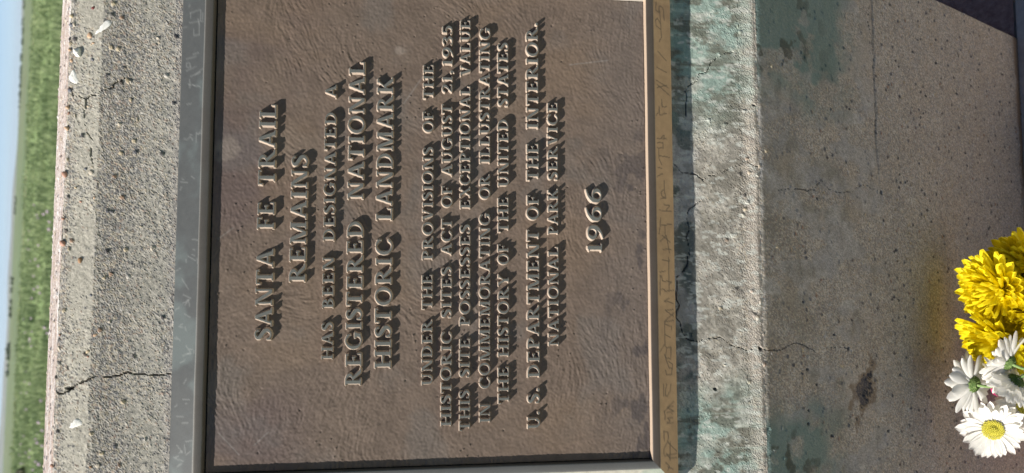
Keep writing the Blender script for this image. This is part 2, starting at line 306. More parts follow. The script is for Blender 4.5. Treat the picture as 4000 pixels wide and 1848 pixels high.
M_LILAC = simple_mat('thistle_heads', (.45, .32, .42), (.62, .5, .58), 20, .9, 0, None)
M_YEL = simple_mat('sunflower_heads', (.6, .5, .05), (.75, .62, .08), 20, .9, 0, None)
cs = [(x, y, rr.uniform(.3, .5)) for x, y in [(rr.uniform(-.28, .1)*d, d) for d in [rr.uniform(28, 75) for _ in range(70)]]]
blobs('thistles', cs, [.05+.02*rr.random() for _ in cs], M_LILAC, 'scattered pale pink thistle heads in the blurred grass', 'wildflowers', 1, 2, 0)
cs = [(x, y, rr.uniform(.25, .45)) for x, y in [(-.30*d+rr.uniform(-.07, .07)*d, d) for d in [rr.uniform(60, 150) for _ in range(160)]]]
blobs('yellow_wildflowers', cs, [.10+.06*rr.random() for _ in cs], M_YEL, 'band of small yellow wildflowers far out in the grass', 'wildflowers', .5, 3, 0)
M_TREE = foliage_mat('far_tree_leaves', (.07, .10, .06), (.13, .16, .09), .4, .1)
cs = []; rs = []
for x0, x1, d0, hh, nn in ((190, 460, 900, 2.6, 150), (60, 75, 700, 2.0, 10), (-20, 6, 560, 2.2, 16), (-62, -34, 600, 2.6, 22)):
    for k in range(nn):
        x = x0+(x1-x0)*rr.random(); d = d0+rr.uniform(-25, 25); h = hh*rr.uniform(.5, 1.0)
        for q in range(4):
            r_ = h*rr.uniform(.28, .45); cs.append((x+rr.uniform(-1, 1)*h*.5, d+rr.uniform(-1, 1)*h*.5, h*rr.uniform(.3, .85))); rs.append(r_)
blobs('distant_trees', cs, rs, M_TREE, 'thin line of dark low trees along the far horizon', 'trees', .9, 5, 1, .35)
cs = []; rs = []
for k in range(60):
    t = rr.random(); cs.append((-.235*62+rr.uniform(-1.5, 1.5), 62+rr.uniform(-1.5, 1.5), rr.uniform(.1, 1.0)*(1-.3*t))); rs.append(rr.uniform(.12, .3))
M_BUSH = foliage_mat('bush_leaves', (.05, .06, .03), (.12, .12, .06), 3, .15)
blobs('scrub_bush', cs, rs, M_BUSH, 'dark scrubby bush standing out against the horizon', 'bush', 1, 6, 1, .5)
o = bpy.data.objects['scrub_bush']; del o['kind']

# ------------------------------------------------------------ concrete monument
def profile():
    rows = []   # y, z, ny, nz, s
    for k in range(8): z = 0.0+ (PT[2]-.02)*k/8; rows.append((Y_BACK, z, 1, 0, 9-k*.1))
    n = 100; L = Y_BACK-PT[1]
    for k in range(n): y = Y_BACK - L*k/n; rows.append((y, PT[2], 0, 1, T_END+Q_CH+(y-PT[1])))
    n = 31
    for k in range(n): q = Q_CH*(1-k/n); p = PE + q*np.array([0, math.cos(TH2), math.sin(TH2)]); rows.append((p[1], p[2], -math.sin(TH2), math.cos(TH2), T_END+q))
    ts = list(np.arange(T_END, .645, -.0011)) + list(np.arange(.6445, .1255, -.0017)) + list(np.arange(.124, .0, -.0011))
    for t in ts: p = E0+UV*t; rows.append((p[1], p[2], NV[1], NV[2], t))
    for z in np.arange(Z_EDGE, -.04, -.0019): rows.append((D_FRONT, z, -1, 0, z-Z_EDGE))
    return np.array(rows)
rows = profile()
# soften the normals (and so the displaced edge) where faces meet
nr = rows[:, 2:4].copy()
for _ in range(3): nr[1:-1] = (nr[:-2]+nr[1:-1]*1.5+nr[2:])
nr /= np.linalg.norm(nr, axis=1)[:, None]
XS = np.concatenate([[XL], np.arange(XL+.0012, XR-.0006, .0012), [XR]])
nR, nC = len(rows), len(XS)
X = np.broadcast_to(XS[None, :], (nR, nC)).copy(); S = np.broadcast_to(rows[:, 4][:, None], (nR, nC)).copy()
is_top = (S > T_END+Q_CH) & (S < 2); is_ch = (S > T_END) & ~is_top & (S < 2); is_wall = S < 0
upper = (S >= .13) & (S < 2); lower = (S >= 0) & (S < .13)
n1 = fbm(X+3, S+3, .05, 4, 1); n2 = fbm(X+9, S+3, .012, 4, 9); n3 = fbm(X+1, S+8, .004, 2, 21); n4 = fbm(X+5, S+1, .16, 3, 33)
d1, c1 = worley(X+n3*.001, S, .0019, 4); d2, c2 = worley(X+n3*.002+7, S+2, .0062, 8)
# how much aggregate shows
ex = np.full(X.shape, .5)
zone = np.exp(-((S-.722)/.02)**2)
ex = np.where(upper, .30+.45*zone+.55*(n1-.5)+.25*(n2-.5)*2, ex)
pebline = np.exp(-((S-(T_END+Q_CH-.004))/.006)**2)
ex = np.where(is_ch, .14+.55*pebline+.5*(n1-.5), ex)
ex = np.where(is_top, .85, ex)
ex = np.where(lower, .12+.75*sstep(.035, .012, S)+.9*(n1-.5), ex)
ex = np.where(is_wall, .60+.25*sstep(-.22, -.30, S)+.7*(n1-.5)+.3*(n2-.5), ex)
ex = np.clip(ex, 0, 1)
on1 = (_hash((c1*9e5).astype(np.int64), (c1*7e5).astype(np.int64), 5) < ex*1.5).astype(float)*sstep(.62, .42, d1)
on2 = (_hash((c2*9e5).astype(np.int64), (c2*7e5).astype(np.int64), 6) < ex*.07).astype(float)*sstep(.42, .34, d2)
# relief, along the normal
H = (n2-.5)*.0010 + (n3-.5)*.0007*np.where(is_wall, .6, 1) + (n4-.5)*.0015
H += on1*np.sqrt(np.clip(.45-d1, 0, 1))*.00062*np.where(is_wall, .5, 1) + on2*np.sqrt(np.clip(.42-d2, 0, 1))*.0022
H -= (ex > .5)*.0003
# colours (albedo, with some light and shade put in)
cem = np.stack([.46+.0*X, .435+0*X, .375+0*X], -1)*(.82+.36*n1)[..., None]*(.9+.2*n2)[..., None]
cem = mix(cem, (.54, .51, .43), np.where(is_ch | ((S > .735) & upper), .55, 0.)*(1-pebline))  # chamfer cement made paler, carrying its sun-facing brightness in the colour
cem = mix(cem, (.24, .23, .215), np.where(upper & ~is_ch & ~is_top, .35*zone+.2*sstep(.45, .7, n1), 0.))
cem = mix(cem, (.48, .40, .36), is_top*.8)
pal = np.array([(.055, .058, .068), (.075, .07, .075), (.10, .105, .12), (.16, .155, .15), (.40, .33, .22), (.52, .44, .30), (.34, .22, .15), (.55, .52, .47), (.12, .10, .09), (.62, .55, .44)])
pc1 = pal[(c1*9.999).astype(int)]*.72+.085; pc2 = pal[(c2*9.999).astype(int)]
pc1 = np.where(is_top[..., None], pc1*.5+np.array([.36, .27, .23])*.75, pc1)
pc1 = np.where((is_wall | lower)[..., None], pc1*.72+np.array([.30, .26, .20])*.38, pc1)
# wall: smears of cement above the seam, finer buff concrete below it
smear = sstep(.48, .60, fbm(X*2.2+1, S*.8+4, .05, 4, 51))*sstep(-.30, -.25, S)*is_wall
wcol = np.stack([.40+0*X, .388+0*X, .352+0*X], -1)*(.8+.4*n1)[..., None]
wcol = mix(wcol, (.33, .33, .32), smear*.6)
wcol = mix(wcol, (.20, .19, .15), sstep(.50, .66, fbm(X+31, S*1.0+14, .05, 5, 61, .62))*sstep(-.30, -.2, S)*.6)
wcol = mix(wcol, (.30, .27, .235), sstep(-.38, -.6, S)*.5)
m1_ = fbm(X*1.1+5, S+5, .016, 5, 63, .7); m2_ = fbm(X+15, S+25, .05, 4, 64, .6)
wcol = wcol*(.62+.76*m1_)[..., None]
wcol = mix(wcol, (.42, .355, .27), sstep(.52, .68, m2_)*.35)
wcol = mix(wcol, (.30, .31, .32), sstep(.55, .7, fbm(X+45, S+5, .03, 4, 65, .6))*.5)
cem = np.where(is_wall[..., None], wcol, cem)
ex_w = np.where(is_wall, 1-.8*smear, 1.)
colr = mix(cem, pc1, on1*np.where(is_wall, .92, .9)*ex_w)*(.75+.5*_hash((X*900).astype(np.int64), (S*900).astype(np.int64), 77))[..., None]
colr = mix(colr, pc2, on2*.9*ex_w)
# lower slope: mottled grey, dark algae blotches, cement patches, painted shade below the plaque
blot = sstep(.50, .60, fbm(X+11, S*1.3+5, .022, 4, 71))
colr = mix(colr, (.22, .205, .175), lower*blot*.6*sstep(.012, .03, S))
patch = sstep(.46, .54, fbm(X*1.2+2, S+6, .035, 3, 81))*sstep(.07, .085, S)*lower
colr = mix(colr, (.46, .46, .45), patch*.65*sstep(.24, .2, X)*sstep(-.12, -.06, X))
colr = mix(colr, (.085, .12, .12), lower*(1-patch)*.7*sstep(.078, .088, S)*(.5+n2))  # dark teal band: the plaque's cast shade put into the stained colour
edge = sstep(.022, .008, abs(S-.004))
colr = mix(colr, (.62, .55, .47), lower*edge*.45)
# copper patina: two runs below the plaque's corners
run = np.maximum(sstep(.16, .26, X+.05*(n1-.5)), sstep(-.09, -.16, X+.05*(n1-.5)))
pat = run*np.where(lower, 1., 0)*(.45+.8*sstep(.35, .6, fbm(X+1.7, S*.7+2.2, .02, 4, 91)))*sstep(-.0, .01, S)*np.clip(.55+.45*sstep(.01, .05, S), 0, 1)*sstep(.13+.02*(n1-.5), .095, S)
patw = is_wall*np.maximum(sstep(.20, .33, X+.08*(n1-.5))*sstep(-.26, -.08, S), sstep(-.13, -.20, X+.06*(n1-.5))*sstep(-.22, -.03, S)*.75)*(.35+1.0*sstep(.38, .58, fbm(X+1.7, S*.7+2.2, .03, 4, 95)))
colr = mix(colr, (.27, .42, .37), np.clip(pat, 0, 1)*.68)
bb = sstep(.47, .60, fbm(X*1.3+21, S*.8+15, .020, 5, 72, .65))*lower*(.45+.55*run); colr = mix(colr, (.13, .12, .09), bb*.75*sstep(.005, .03, S))
sp = sstep(.60, .68, fbm(X*1.2+41, S*.5+15, .006, 3, 73, .7))*lower; colr = mix(colr, (.62, .64, .58), sp*.6)
st = sstep(.55, .75, fbm(X*6+41, S*.35+15, .02, 3, 74, .6))*run*lower; colr = mix(colr, (.50, .62, .54), st*.35)
colr = mix(colr, (.13, .215, .20), np.clip(patw*1.5, 0, 1)*.8)
colr = mix(colr, (.05, .055, .04), is_wall*sstep(.6, .66, fbm(X+2.7, S+9.2, .02, 4, 97))*sstep(-.20, -.02, S)*np.maximum(sstep(.2, .3, X), sstep(-.15, -.2, X))*.8)
# cracks
def crack(pts, w, depth, dark=.85, wob=.0022):
    global H, colr
    ww = (fbm(X+4, S+4, .008, 3, 7)-.5)*2*wob
    d = polydist(X+ww, S+ww*.7, pts)
    w = w*.62; wv_ = w*(.25+1.3*fbm(X+6, S+6, .012, 2, 8)); k = sstep(wv_*1.7, wv_*.5, d)
    H = H - k*depth; colr = mix(colr, (.03, .028, .025), k*dark)
for k, w, dp in (('c1', .0009, .003), ('c1b', .0007, .002), ('c1c', .0007, .002), ('c2', .0011, .0035), ('c3', .0006, .001), ('c4', .0006, .001),
                 ('d1', .0009, .002), ('d2', .0009, .002), ('d3', .0009, .002), ('d4', .0010, .0025), ('d5', .0009, .002), ('d6', .0008, .0015),
                 ('w1', .0009, .002), ('w2', .0009, .002), ('w3', .0008, .002)):
    crack(CRACKS[k], w*{'c': .62, 'd': .65, 'w': .5}[k[0]]*(.6 if k in ('c3', 'c4') else 1), dp*(.4 if k in ('c3', 'c4') else 1), {'c': .75, 'd': .45, 'w': .5}[k[0]]*(.3 if k in ('c3', 'c4') else 1))
for x, s, r in ((-.1056, .7618, .0032), (.1308, -.2737, .0022), (-.0829, -.179, .002), (-.0736, .0049, .002), (.2110, .7745, .002)):
    k = sstep(1.2, .6, np.hypot(X-x, S-s)/r + (n3-.5)*2.6); H = H-k*.003; colr = mix(colr, (.035, .03, .028), k*.9)
# the horizontal pour seam in the wall, with its rust-brown stain
k = sstep(.004, .001, abs(S+.268+(n1-.5)*.016))*is_wall*sstep(.1, .2, X); H = H-k*.0012; colr = mix(colr, (.13, .11, .085), k*.3)
# broken spot lower left on the wall, with brown halo
q = np.hypot((X+.1400), (S+.213)*1.3 + (X+.14)*.55)/.033 + (n2-.5)*1.9 + (n3-.5)*.8
colr = mix(colr, (.17, .12, .075), sstep(1.25, .8, q)*is_wall*.7); kk = sstep(.62, .35, q)*is_wall; H = H-kk*.003*(.4+n2); colr = mix(colr, (.075, .075, .09), kk*(.35+.6*on1))
# little holes
for x, s in ((.3757, -.3987), (.3491, -.4545), (.2908, -.4162), (.2669, -.3728), (.1739, -.5169), (.1606, -.3283), (.1113, -.1173), (.2163, .0056), (.3872, -.4566), (.2153, -.542), (.1135, -.407),
             (-.1262, -.3075), (-.1233, -.103), (-.0634, -.1454), (-.1532, -.0836), (-.1695, -.0827), (-.1821, -.3742), (-.0853, -.3659), (-.1904, -.1333), (-.2294, -.3538), (-.1036, -.0841), (-.1191, .0615), (-.046, -.1885),
             (.02, -.43), (.31, -.52), (.05, -.31), (.24, -.2), (.18, -.62), (-.02, -.08), (.33, -.33), (-.2, -.27), (-.16, -.44)):
    rr_ = random.uniform(.0013, .0024); k = sstep(1.1, .6, np.hypot(X-x, (S-s)*random.uniform(.55, .9))/rr_); H = H-k*.0025; colr = mix(colr, (.035, .035, .04), k*.85)
# rust-brown stains at the foot of the wall
foot = is_wall*sstep(-.745, -.764, S)*sstep(.38, .62, fbm(X+2, S*3+2, .03, 4, 44)+.25*sstep(-.755, -.772, S)); colr = mix(colr, (.22, .13, .06), foot*.8)
# thin white streaks on the top edge and pale runs on the slope
k = sstep(.56, .62, fbm(X*.5+2, S*6+2, .02, 3, 45))*is_top; colr = mix(colr, (.75, .74, .72), k*.7)
fade = sstep(0, .004, abs(S-.128))  # keep continuity under the plaque
H = np.where((S > .15) & (S < .62) & (X > -.19) & (X < .33), -.002, H)
H = np.where(S > 2, 0, H)
# ragged arris along the front edge and the top edge
arr = np.exp(-(S/.0035)**2); H -= arr*(.0014+.0022*np.clip(fbm(X+77, X*0+3, .012, 4, 14)-.35, 0, 1))
arr = np.exp(-((S-T_END-Q_CH)/.003)**2); H -= arr*(.0012+.002*np.clip(fbm(X+57, X*0+3, .01, 4, 15)-.4, 0, 1))
Vv = np.stack([X, rows[:, 0][:, None]+nr[:, 0][:, None]*H, rows[:, 1][:, None]+nr[:, 1][:, None]*H], -1)
BASE = np.array([.054, .80, 0.])
MON = empty('concrete_monument', BASE)
tag(MON, 'weathered grey concrete monument block with sloping face and cracked pebbly edges', 'monument')
verts = (Vv.reshape(-1, 3)-BASE); quads = grid_quads(nR, nC)[:, ::-1]
# close both sides with a fan strip: each side row ring joined to a vertical mid line
side = []; extra = []; base_i = len(verts)
for ci in (0, nC-1):
    ring = np.arange(nR)*nC+ci
    cpt = np.array([XS[ci], .80, .45])-BASE; extra.append(cpt); c_i = base_i+len(extra)-1
    a = ring[:-1]; b = ring[1:]
    t = np.stack([a, b, np.full(len(a), c_i)], 1); t = np.vstack([t, [[ring[-1], ring[0], c_i]]])
    side.append(t if ci == 0 else t[:, ::-1])
verts = np.vstack([verts, extra]); cc = np.vstack([np.clip(colr, .01, .85).reshape(-1, 3), [[.25, .22, .19]]*2])
body = add('body', np_mesh('monument_body', verts, quads=quads, tris=np.vstack(side), color=cc), M_CONC, MON)

def face_pt(x, s, e=0.0):
    if s < 0: return Vector((x, D_FRONT-e, Z_EDGE+s))
    if s <= T_END: p = E0+UV*s+NV*e; return Vector((x, p[1], p[2]))
    q = s-T_END; p = PE+q*np.array([0, math.cos(TH2), math.sin(TH2)])+e*np.array([0, -math.sin(TH2), math.cos(TH2)]); return Vector((x, p[1], p[2]))
PCOL = {'o': (.46, .31, .20), 'r': (.38, .21, .15), 't': (.52, .42, .28), 'g': (.13, .135, .155), 'm': (.16, .045, .04), 'b': (.28, .16, .08)}
PM = {k: simple_mat('pebble_'+n_, tuple(c*.75 for c in PCOL[k]), tuple(min(1, c*1.25) for c in PCOL[k]), 300, .6, 0, (.2, .0003))
      for k, n_ in (('o', 'orange'), ('r', 'red'), ('t', 'tan'), ('g', 'slate'), ('m', 'maroon'), ('b', 'brown'))}
def pebble_mesh(seed, mat):
    rr = random.Random(seed); bm = bmesh.new(); bmesh.ops.create_icosphere(bm, subdivisions=2, radius=1)
    ax = Vector((rr.uniform(.8, 1.3), rr.uniform(.7, 1.), .55))
    for v in bm.verts:
        n_ = 1+.12*math.sin(v.co.x*3+seed)+.10*math.sin(v.co.y*4+seed*2); v.co = Vector((v.co.x*ax.x, v.co.y*ax.y, v.co.z*ax.z))*n_
    me = bpy.data.meshes.new('pebble'); bm.to_mesh(me); bm.free(); me.polygons.foreach_set('use_smooth', [True]*len(me.polygons))
    me.materials.append(mat); return me
for i, (x, s, r, c) in enumerate(PEBBLES):
    o = bpy.data.objects.new('pebble', pebble_mesh(i, PM[c])); link(o, MON)
    o.location = face_pt(x, s, -r*.12)-Vector(BASE); o.scale = (r*.9, r*.9, r); o.rotation_euler = (TH, 0, 0); o.rotation_euler.rotate_axis('Z', random.random()*6)

# dried bird droppings lying on the concrete
M_DROP = simple_mat('dried_white_dropping', (.72, .71, .66), (.85, .84, .80), 400, .9, 0, (.5, .0006))
M_DROPD = simple_mat('dark_dropping', (.02, .02, .02), (.05, .05, .045), 400, .8, 0, (.3, .0004))
def lump(x, s, rx, ry, h, seed, rot):
    rr = random.Random(seed); n = 26; V = [(0, 0, h)]; Fc = []
    prof = [1+.28*math.sin(3*a_+seed)*.6+rr.uniform(-.16, .16) for a_ in [2*math.pi*k/n for k in range(n)]]
    for j, (q, z) in enumerate(((.35, .95), (.65, .7), (.9, .35), (1, -.35))):
        for k in range(n):
            a = 2*math.pi*k/n; f = q*prof[k]; V.append((f*math.cos(a)*rx, f*math.sin(a)*ry, h*z*(rr.uniform(.6, 1.3) if z > 0 else 1)))
        for k in range(n):
            k2 = (k+1) % n
            if j == 0: Fc.append((0, 1+k, 1+k2))
            else: a0 = 1+(j-1)*n; b0 = 1+j*n; Fc.append((a0+k, b0+k, b0+k2, a0+k2))
    me = py_mesh('dropping', V, Fc, True); return me
for (x, s, rx, ry, h, rot, lab) in (
        (.2507, .7666, .0050, .0040, .0028, .5, 'thick cream bird dropping with a dark end near the top edge'),
        (.2235, .7690, .0072, .0042, .0006, .4, 'flat white bird dropping beside the branching crack'),
        (.2790, .7390, .0100, .0032, .0005, 2.35, 'long thin bird dropping running down from the upper ridge'),
        (-.1400, .7525, .0062, .0038, .0005, 2.0, 'faint round bird dropping near the left end of the upper ridge')):
    p = face_pt(x, s, .0006); T = empty('bird_dropping', p, (TH, 0, 0)); T.rotation_euler.rotate_axis('Z', rot)
    tag(T, lab, 'bird dropping', 'dried bird droppings on the concrete')
    add('white_crust', lump(x, s, rx, ry, h, int(abs(x)*999), rot), M_DROP, T)
    if h > .003:
        o = add('dark_end', lump(x, s, .0035, .003, .003, 5, 0), M_DROPD, T); o.location = (.0058, .001, 0)

# ------------------------------------------------------------ bronze plaque
FX0, FX1, FT0, FT1 = -.1905, .3285, .147, .6185       # recessed field
RX0, RX1, RT0, RT1 = -.1982, .3360, .1392, .6260      # ridge line
OX0, OX1, OT0, OT1 = -.2260, .3640, .1120, .6560      # outer edge
E_F, E_R, E_O = .0208, .0262, .0122
PX, PTc = .069, .384
PLQ = empty('bronze_plaque', tuple(E0+UV*PTc+np.array([PX, 0, 0])), (TH, 0, 0))
tag(PLQ, 'dark bronze landmark plaque with raised lettering mounted on the sloping concrete face', 'plaque')
# field, with its leather-like wrinkles
gx = np.arange(FX0+.0012, FX1-.0010, .0009); gt = np.arange(FT0+.0012, FT1-.0010, .0009)
GX, GT = np.meshgrid(gx, gt)
th_ = (fbm(GX+2, GT+2, .11, 3, 101)*3.6 + fbm(GX+5, GT+8, .035, 2, 102)*1.6 + .3)
rngn = np.random.default_rng(5).random(GX.shape)
fine = (rngn + np.roll(rngn, 1, 0)+np.roll(rngn, 1, 1)+np.roll(rngn, (1, 1), (0, 1)))/4
def lic(src, ang, L):
    out = src.copy(); w = 1.0; ny, nx = src.shape; J, I = np.meshgrid(np.arange(nx), np.arange(ny))
    for sgn in (1, -1):
        x = J.astype(float); y = I.astype(float); a = ang.copy(); dx0 = np.cos(a); dy0 = np.sin(a)
        for k in range(L):
            x = x + sgn*dx0; y = y + sgn*dy0
            xi = np.clip(np.rint(x), 0, nx-1).astype(int); yi = np.clip(np.rint(y), 0, ny-1).astype(int)
            out = out + src[yi, xi]; a = ang[yi, xi]; dx0 = np.cos(a); dy0 = np.sin(a)
    return out/(2*L+1)
wr = lic(fine, th_, 5); wr = (wr-wr.mean())/wr.std()
wr2 = lic(np.repeat(np.repeat(fine[::2, ::2], 2, 0), 2, 1)[:GX.shape[0], :GX.shape[1]] if False else fbm(GX+1, GT+1, .0032, 2, 103), th_+.25, 7); wr2 = (wr2-wr2.mean())/wr2.std()
amp = .35+.9*sstep(.4, .65, fbm(GX+6, GT+6, .06, 3, 104))
fg = fbm(GX+8, GT+3, .0022, 2, 105)
HF = (np.clip(wr, -2, 2)*.5+np.clip(wr2, -1.6, 2.2)*.26)*amp*.00019 + (fg-.5)*.0005 + (fbm(GX, GT+4, .03, 3, 106)-.5)*.0003
pit = worley(GX, GT, .018, 6); HF -= (pit[1] > .93)*sstep(.06, .02, pit[0])*.0010
gr = worley(GX+3, GT, .009, 16); grit = (gr[1] > .72)*sstep(.10, .04, gr[0])*sstep(.56, .66, fbm(GX+3, GT+7, .07, 2, 111)); HF += grit*.0009
a1 = fbm(GX+1, GT*1.0+2, .14, 4, 107); a2 = fbm(GX+7, GT+7, .05, 4, 108); a3 = fbm(GX+4, GT+9, .012, 3, 109)
cf = np.stack([.164+0*GX, .123+0*GX, .096+0*GX], -1)*(.8+.4*a3)[..., None]
cf = mix(cf, (.125, .092, .085), .8*sstep(.48, .56, GT-.05*(a1-.5))*sstep(.35, .6, a1))
cf = mix(cf, (.155, .165, .165), .2*sstep(.50, .72, a2))
cf = mix(cf, (.215, .150, .10), .35*sstep(.45, .75, fbm(GX*1.2+3, GT*.6+1, .06, 4, 110)))
cf = mix(cf, (.15, .13, .12), .4*sstep(.24, .17, GT))
cf = mix(cf, (.07, .06, .06), .7*sstep(.62, .7, fbm(GX+13, GT*1.6+11, .03, 4, 112))*sstep(.22, .16, GT)*sstep(.25, .1, GX))
cf = mix(cf, (.30, .25, .21), .45*sstep(1.2, .5, np.hypot((GX-.143), (GT-.605)*1.0)/.012+(a3-.5)*2) + .55*sstep(1.3, .6, np.hypot(GX-.258, (GT-.423))/.006+(a3-.5)*2))
# fine long scratches
for pl in ([(-.150, .605), (-.172, .585)], [(.05, .611), (.062, .596)], [(-.163, .570), (-.150, .556)], [(.25, .235), (.257, .19)], [(.2, .42), (.23, .40)]):
    cf = mix(cf, (.33, .31, .29), .35*sstep(.0009, .0003, polydist(GX, GT, pl)))
Vf = np.stack([GX-PX, GT-PTc, E_F+HF], -1).reshape(-1, 3)
add('field_plate', np_mesh('field_plate', Vf, quads=grid_quads(*GX.shape), color=np.clip(cf, .01, .8).reshape(-1, 3), smooth=True), M_PLATE, PLQ)

# frame: four mitred rails.  offset d outward from the field edge -> height
prof = [(-.0000, E_F-.004), (-.0006, E_F-.0003), (.0006, E_F+.0008), (.0034, E_R-.0012), (.0042, E_R-.0003), (.0052, E_R), (.0104, E_R+.0001), (.0113, E_R-.0001), (.0121, E_R-.0006)]
cd = np.linspace(.0129, .0353, 24); prof += [(d, E_R-.0009-(E_R-.0009-E_O)*(d-.0129)/(.0353-.0129)) for d in cd]
prof += [(.0360, E_O-.0007), (.0362, -.003)]
W0, W1 = FX0+.0034, FX1-.0034; T0, T1 = FT0+.0034, FT1-.0034
# the field's edge sits .0034 inside the measured inner lip; outer widths differ a little per side
def rail(side_, scr, light):
    ext = {'top': (OT1-T1)/.0362, 'bottom': (T0-OT0)/.0362, 'left': (W0-OX0)/.0362, 'right': (OX1-W1)/.0362}
    n = 420; V = np.zeros((n+1, len(prof), 3))
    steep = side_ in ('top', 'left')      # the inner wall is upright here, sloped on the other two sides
    for j, (d, e) in enumerate(prof):
        if d < .0042: d = .0034+d*.19 if steep else .0029+d*.27
        dt = T1+d*ext['top']; db = T0-d*ext['bottom']; dl = W0-d*ext['left']; dr = W1+d*ext['right']
        f = np.linspace(0, 1, n+1)
        if side_ == 'top': V[:, j] = np.stack([dl+(dr-dl)*f, dt+0*f, e+0*f], -1)
        if side_ == 'bottom': V[:, j] = np.stack([dr+(dl-dr)*f, db+0*f, e+0*f], -1)
        if side_ == 'left': V[:, j] = np.stack([dl+0*f, db+(dt-db)*f, e+0*f], -1)
        if side_ == 'right': V[:, j] = np.stack([dr+0*f, dt+(db-dt)*f, e+0*f], -1)
    x = V[..., 0]; t = V[..., 1]; dd = np.array([p[0] for p in prof])[None, :]+0*x
    wv = (fbm(x+3, t+3, .05, 3, 200)-.5)*.0012; V[..., 2] += np.where(V[..., 2] > .002, wv*.5, 0)
    if side_ in ('top', 'bottom'): V[..., 1] += wv*.4*(dd < .034)
    nz = fbm(x+1, t+1, .03, 4, 201); nf = fbm(x+1, t+1, .004, 3, 202)
    cha = (dd > .0125)
    c = np.stack([.16+0*x, .155+0*x, .145+0*x], -1)*(.75+.5*nf)[..., None]
    c = mix(c, (.20, .215, .21), .6*sstep(.45, .65, nz))
    c = mix(c, (.10, .09, .08) if steep else (.50, .45, .38), (dd < .0036)*.9)  # lower and right lip paler, upper and left darker: sun and shade painted in
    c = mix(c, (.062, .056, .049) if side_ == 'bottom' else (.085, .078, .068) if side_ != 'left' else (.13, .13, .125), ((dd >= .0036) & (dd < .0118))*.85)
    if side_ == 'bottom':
        c = np.where(cha[..., None], np.array([.45, .32, .18])*(.72+.5*nz+.25*(nf-.5))[..., None], c*np.array([1.1, .95, .85]))  # tan stands in for sunlit ground reflected in the shaded chamfer
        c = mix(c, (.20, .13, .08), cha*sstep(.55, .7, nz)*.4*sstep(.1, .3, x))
    if side_ in ('left', 'right'):
        c = np.where(cha[..., None], np.array([.46, .44, .37])*(.8+.4*nf)[..., None], c)  # pale tone carries the sun on the left rail; right rail copies it
        c = mix(c, (.30, .40, .33), cha*sstep(.5, .62, nz)*.5)
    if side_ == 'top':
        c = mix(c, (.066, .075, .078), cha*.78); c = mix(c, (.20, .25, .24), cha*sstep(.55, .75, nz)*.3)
        c = mix(c, (.30, .30, .28), ((dd > .0118) & (dd < .0128))*.5)  # painted highlight along the ridge
    ww = (nf-.5)*.0008
    for pl in scr:
        k = sstep(.0010, .0003, polydist(x+ww, t+ww, pl))
        c = mix(c, (.48, .50, .48) if light else (.09, .075, .055), k*(.17 if light else .75)*cha)
    V[..., 0] -= PX; V[..., 1] -= PTc
    q = grid_quads(n+1, len(prof))
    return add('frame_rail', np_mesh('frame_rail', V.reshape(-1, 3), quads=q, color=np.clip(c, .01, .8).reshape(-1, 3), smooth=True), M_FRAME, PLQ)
rt = random.Random(4)
rand_scr = []
for k in range(34):
    x = rt.uniform(-.19, .33); t = rt.uniform(.628, .652); a = rt.choice([1.2, 1.5, 1.9, .3, 2.6, 1.7])+rt.uniform(-.25, .25); L = rt.uniform(.002, .009)
    rand_scr.append([(x, t), (x+math.cos(a)*L, min(.654, t+math.sin(a)*L*.8))])
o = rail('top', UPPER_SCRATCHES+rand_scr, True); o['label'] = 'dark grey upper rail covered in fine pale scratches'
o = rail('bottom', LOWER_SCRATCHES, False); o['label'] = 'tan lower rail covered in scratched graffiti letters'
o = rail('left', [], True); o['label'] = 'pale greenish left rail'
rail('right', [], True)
# raised letters: every glyph is contoured from an implicit shape, then given height and drafted sides
SW, HW, SL, ST = .165, .085, .095, .075
def box(X, Y, x0, y0, x1, y1): return np.maximum(np.maximum(x0-X, X-x1), np.maximum(y0-Y, Y-y1))
def seg(X, Y, x0, x1, w, y0=0., y1=1.):     # slanted stroke, x0 at y0, x1 at y1
    xc = x0+(x1-x0)*(Y-y0)/(y1-y0); c = math.cos(math.atan2(abs(x1-x0), y1-y0))
    return np.maximum((abs(X-xc)-w/2)*c, np.maximum(y0-Y, Y-y1))
def ell(X, Y, cx, cy, rx, ry): return (np.sqrt(((X-cx)/rx)**2+((Y-cy)/ry)**2)-1)*min(rx, ry)
def ring(X, Y, cx, cy, rx, ry, ix, iy): return np.maximum(ell(X, Y, cx, cy, rx, ry), -ell(X, Y, cx, cy, ix, iy))
def path(X, Y, pts, ws):
    d = np.full(X.shape, 9.); n = len(pts)
    for i in range(n-1):
        p0 = pts[max(i-1, 0)]; p1 = pts[i]; p2 = pts[i+1]; p3 = pts[min(i+2, n-1)]
        for k in range(8):
            t = k/8; t2 = t*t; t3 = t2*t
            x = .5*(2*p1[0]+(p2[0]-p0[0])*t+(2*p0[0]-5*p1[0]+4*p2[0]-p3[0])*t2+(3*p1[0]-p0[0]-3*p2[0]+p3[0])*t3)
            y = .5*(2*p1[1]+(p2[1]-p0[1])*t+(2*p0[1]-5*p1[1]+4*p2[1]-p3[1])*t2+(3*p1[1]-p0[1]-3*p2[1]+p3[1])*t3)
            r = ws[i]*(1-t)+ws[i+1]*t; d = np.minimum(d, np.hypot(X-x, Y-y)-r)
    return d
def U_(*a):
    o = a[0]
    for b in a[1:]: o = np.minimum(o, b)
    return o
def serif(X, Y, cx, y, half): return box(X, Y, cx-half, y, cx+half, y+ST)
def stem(X, Y, cx, w=SW, top=True, bot=True, y0=0, y1=1):
    p = [box(X, Y, cx-w/2, y0, cx+w/2, y1)]
    if top: p.append(serif(X, Y, cx, 1-ST, w/2+SL))
    if bot: p.append(serif(X, Y, cx, 0, w/2+SL))
    return U_(*p)
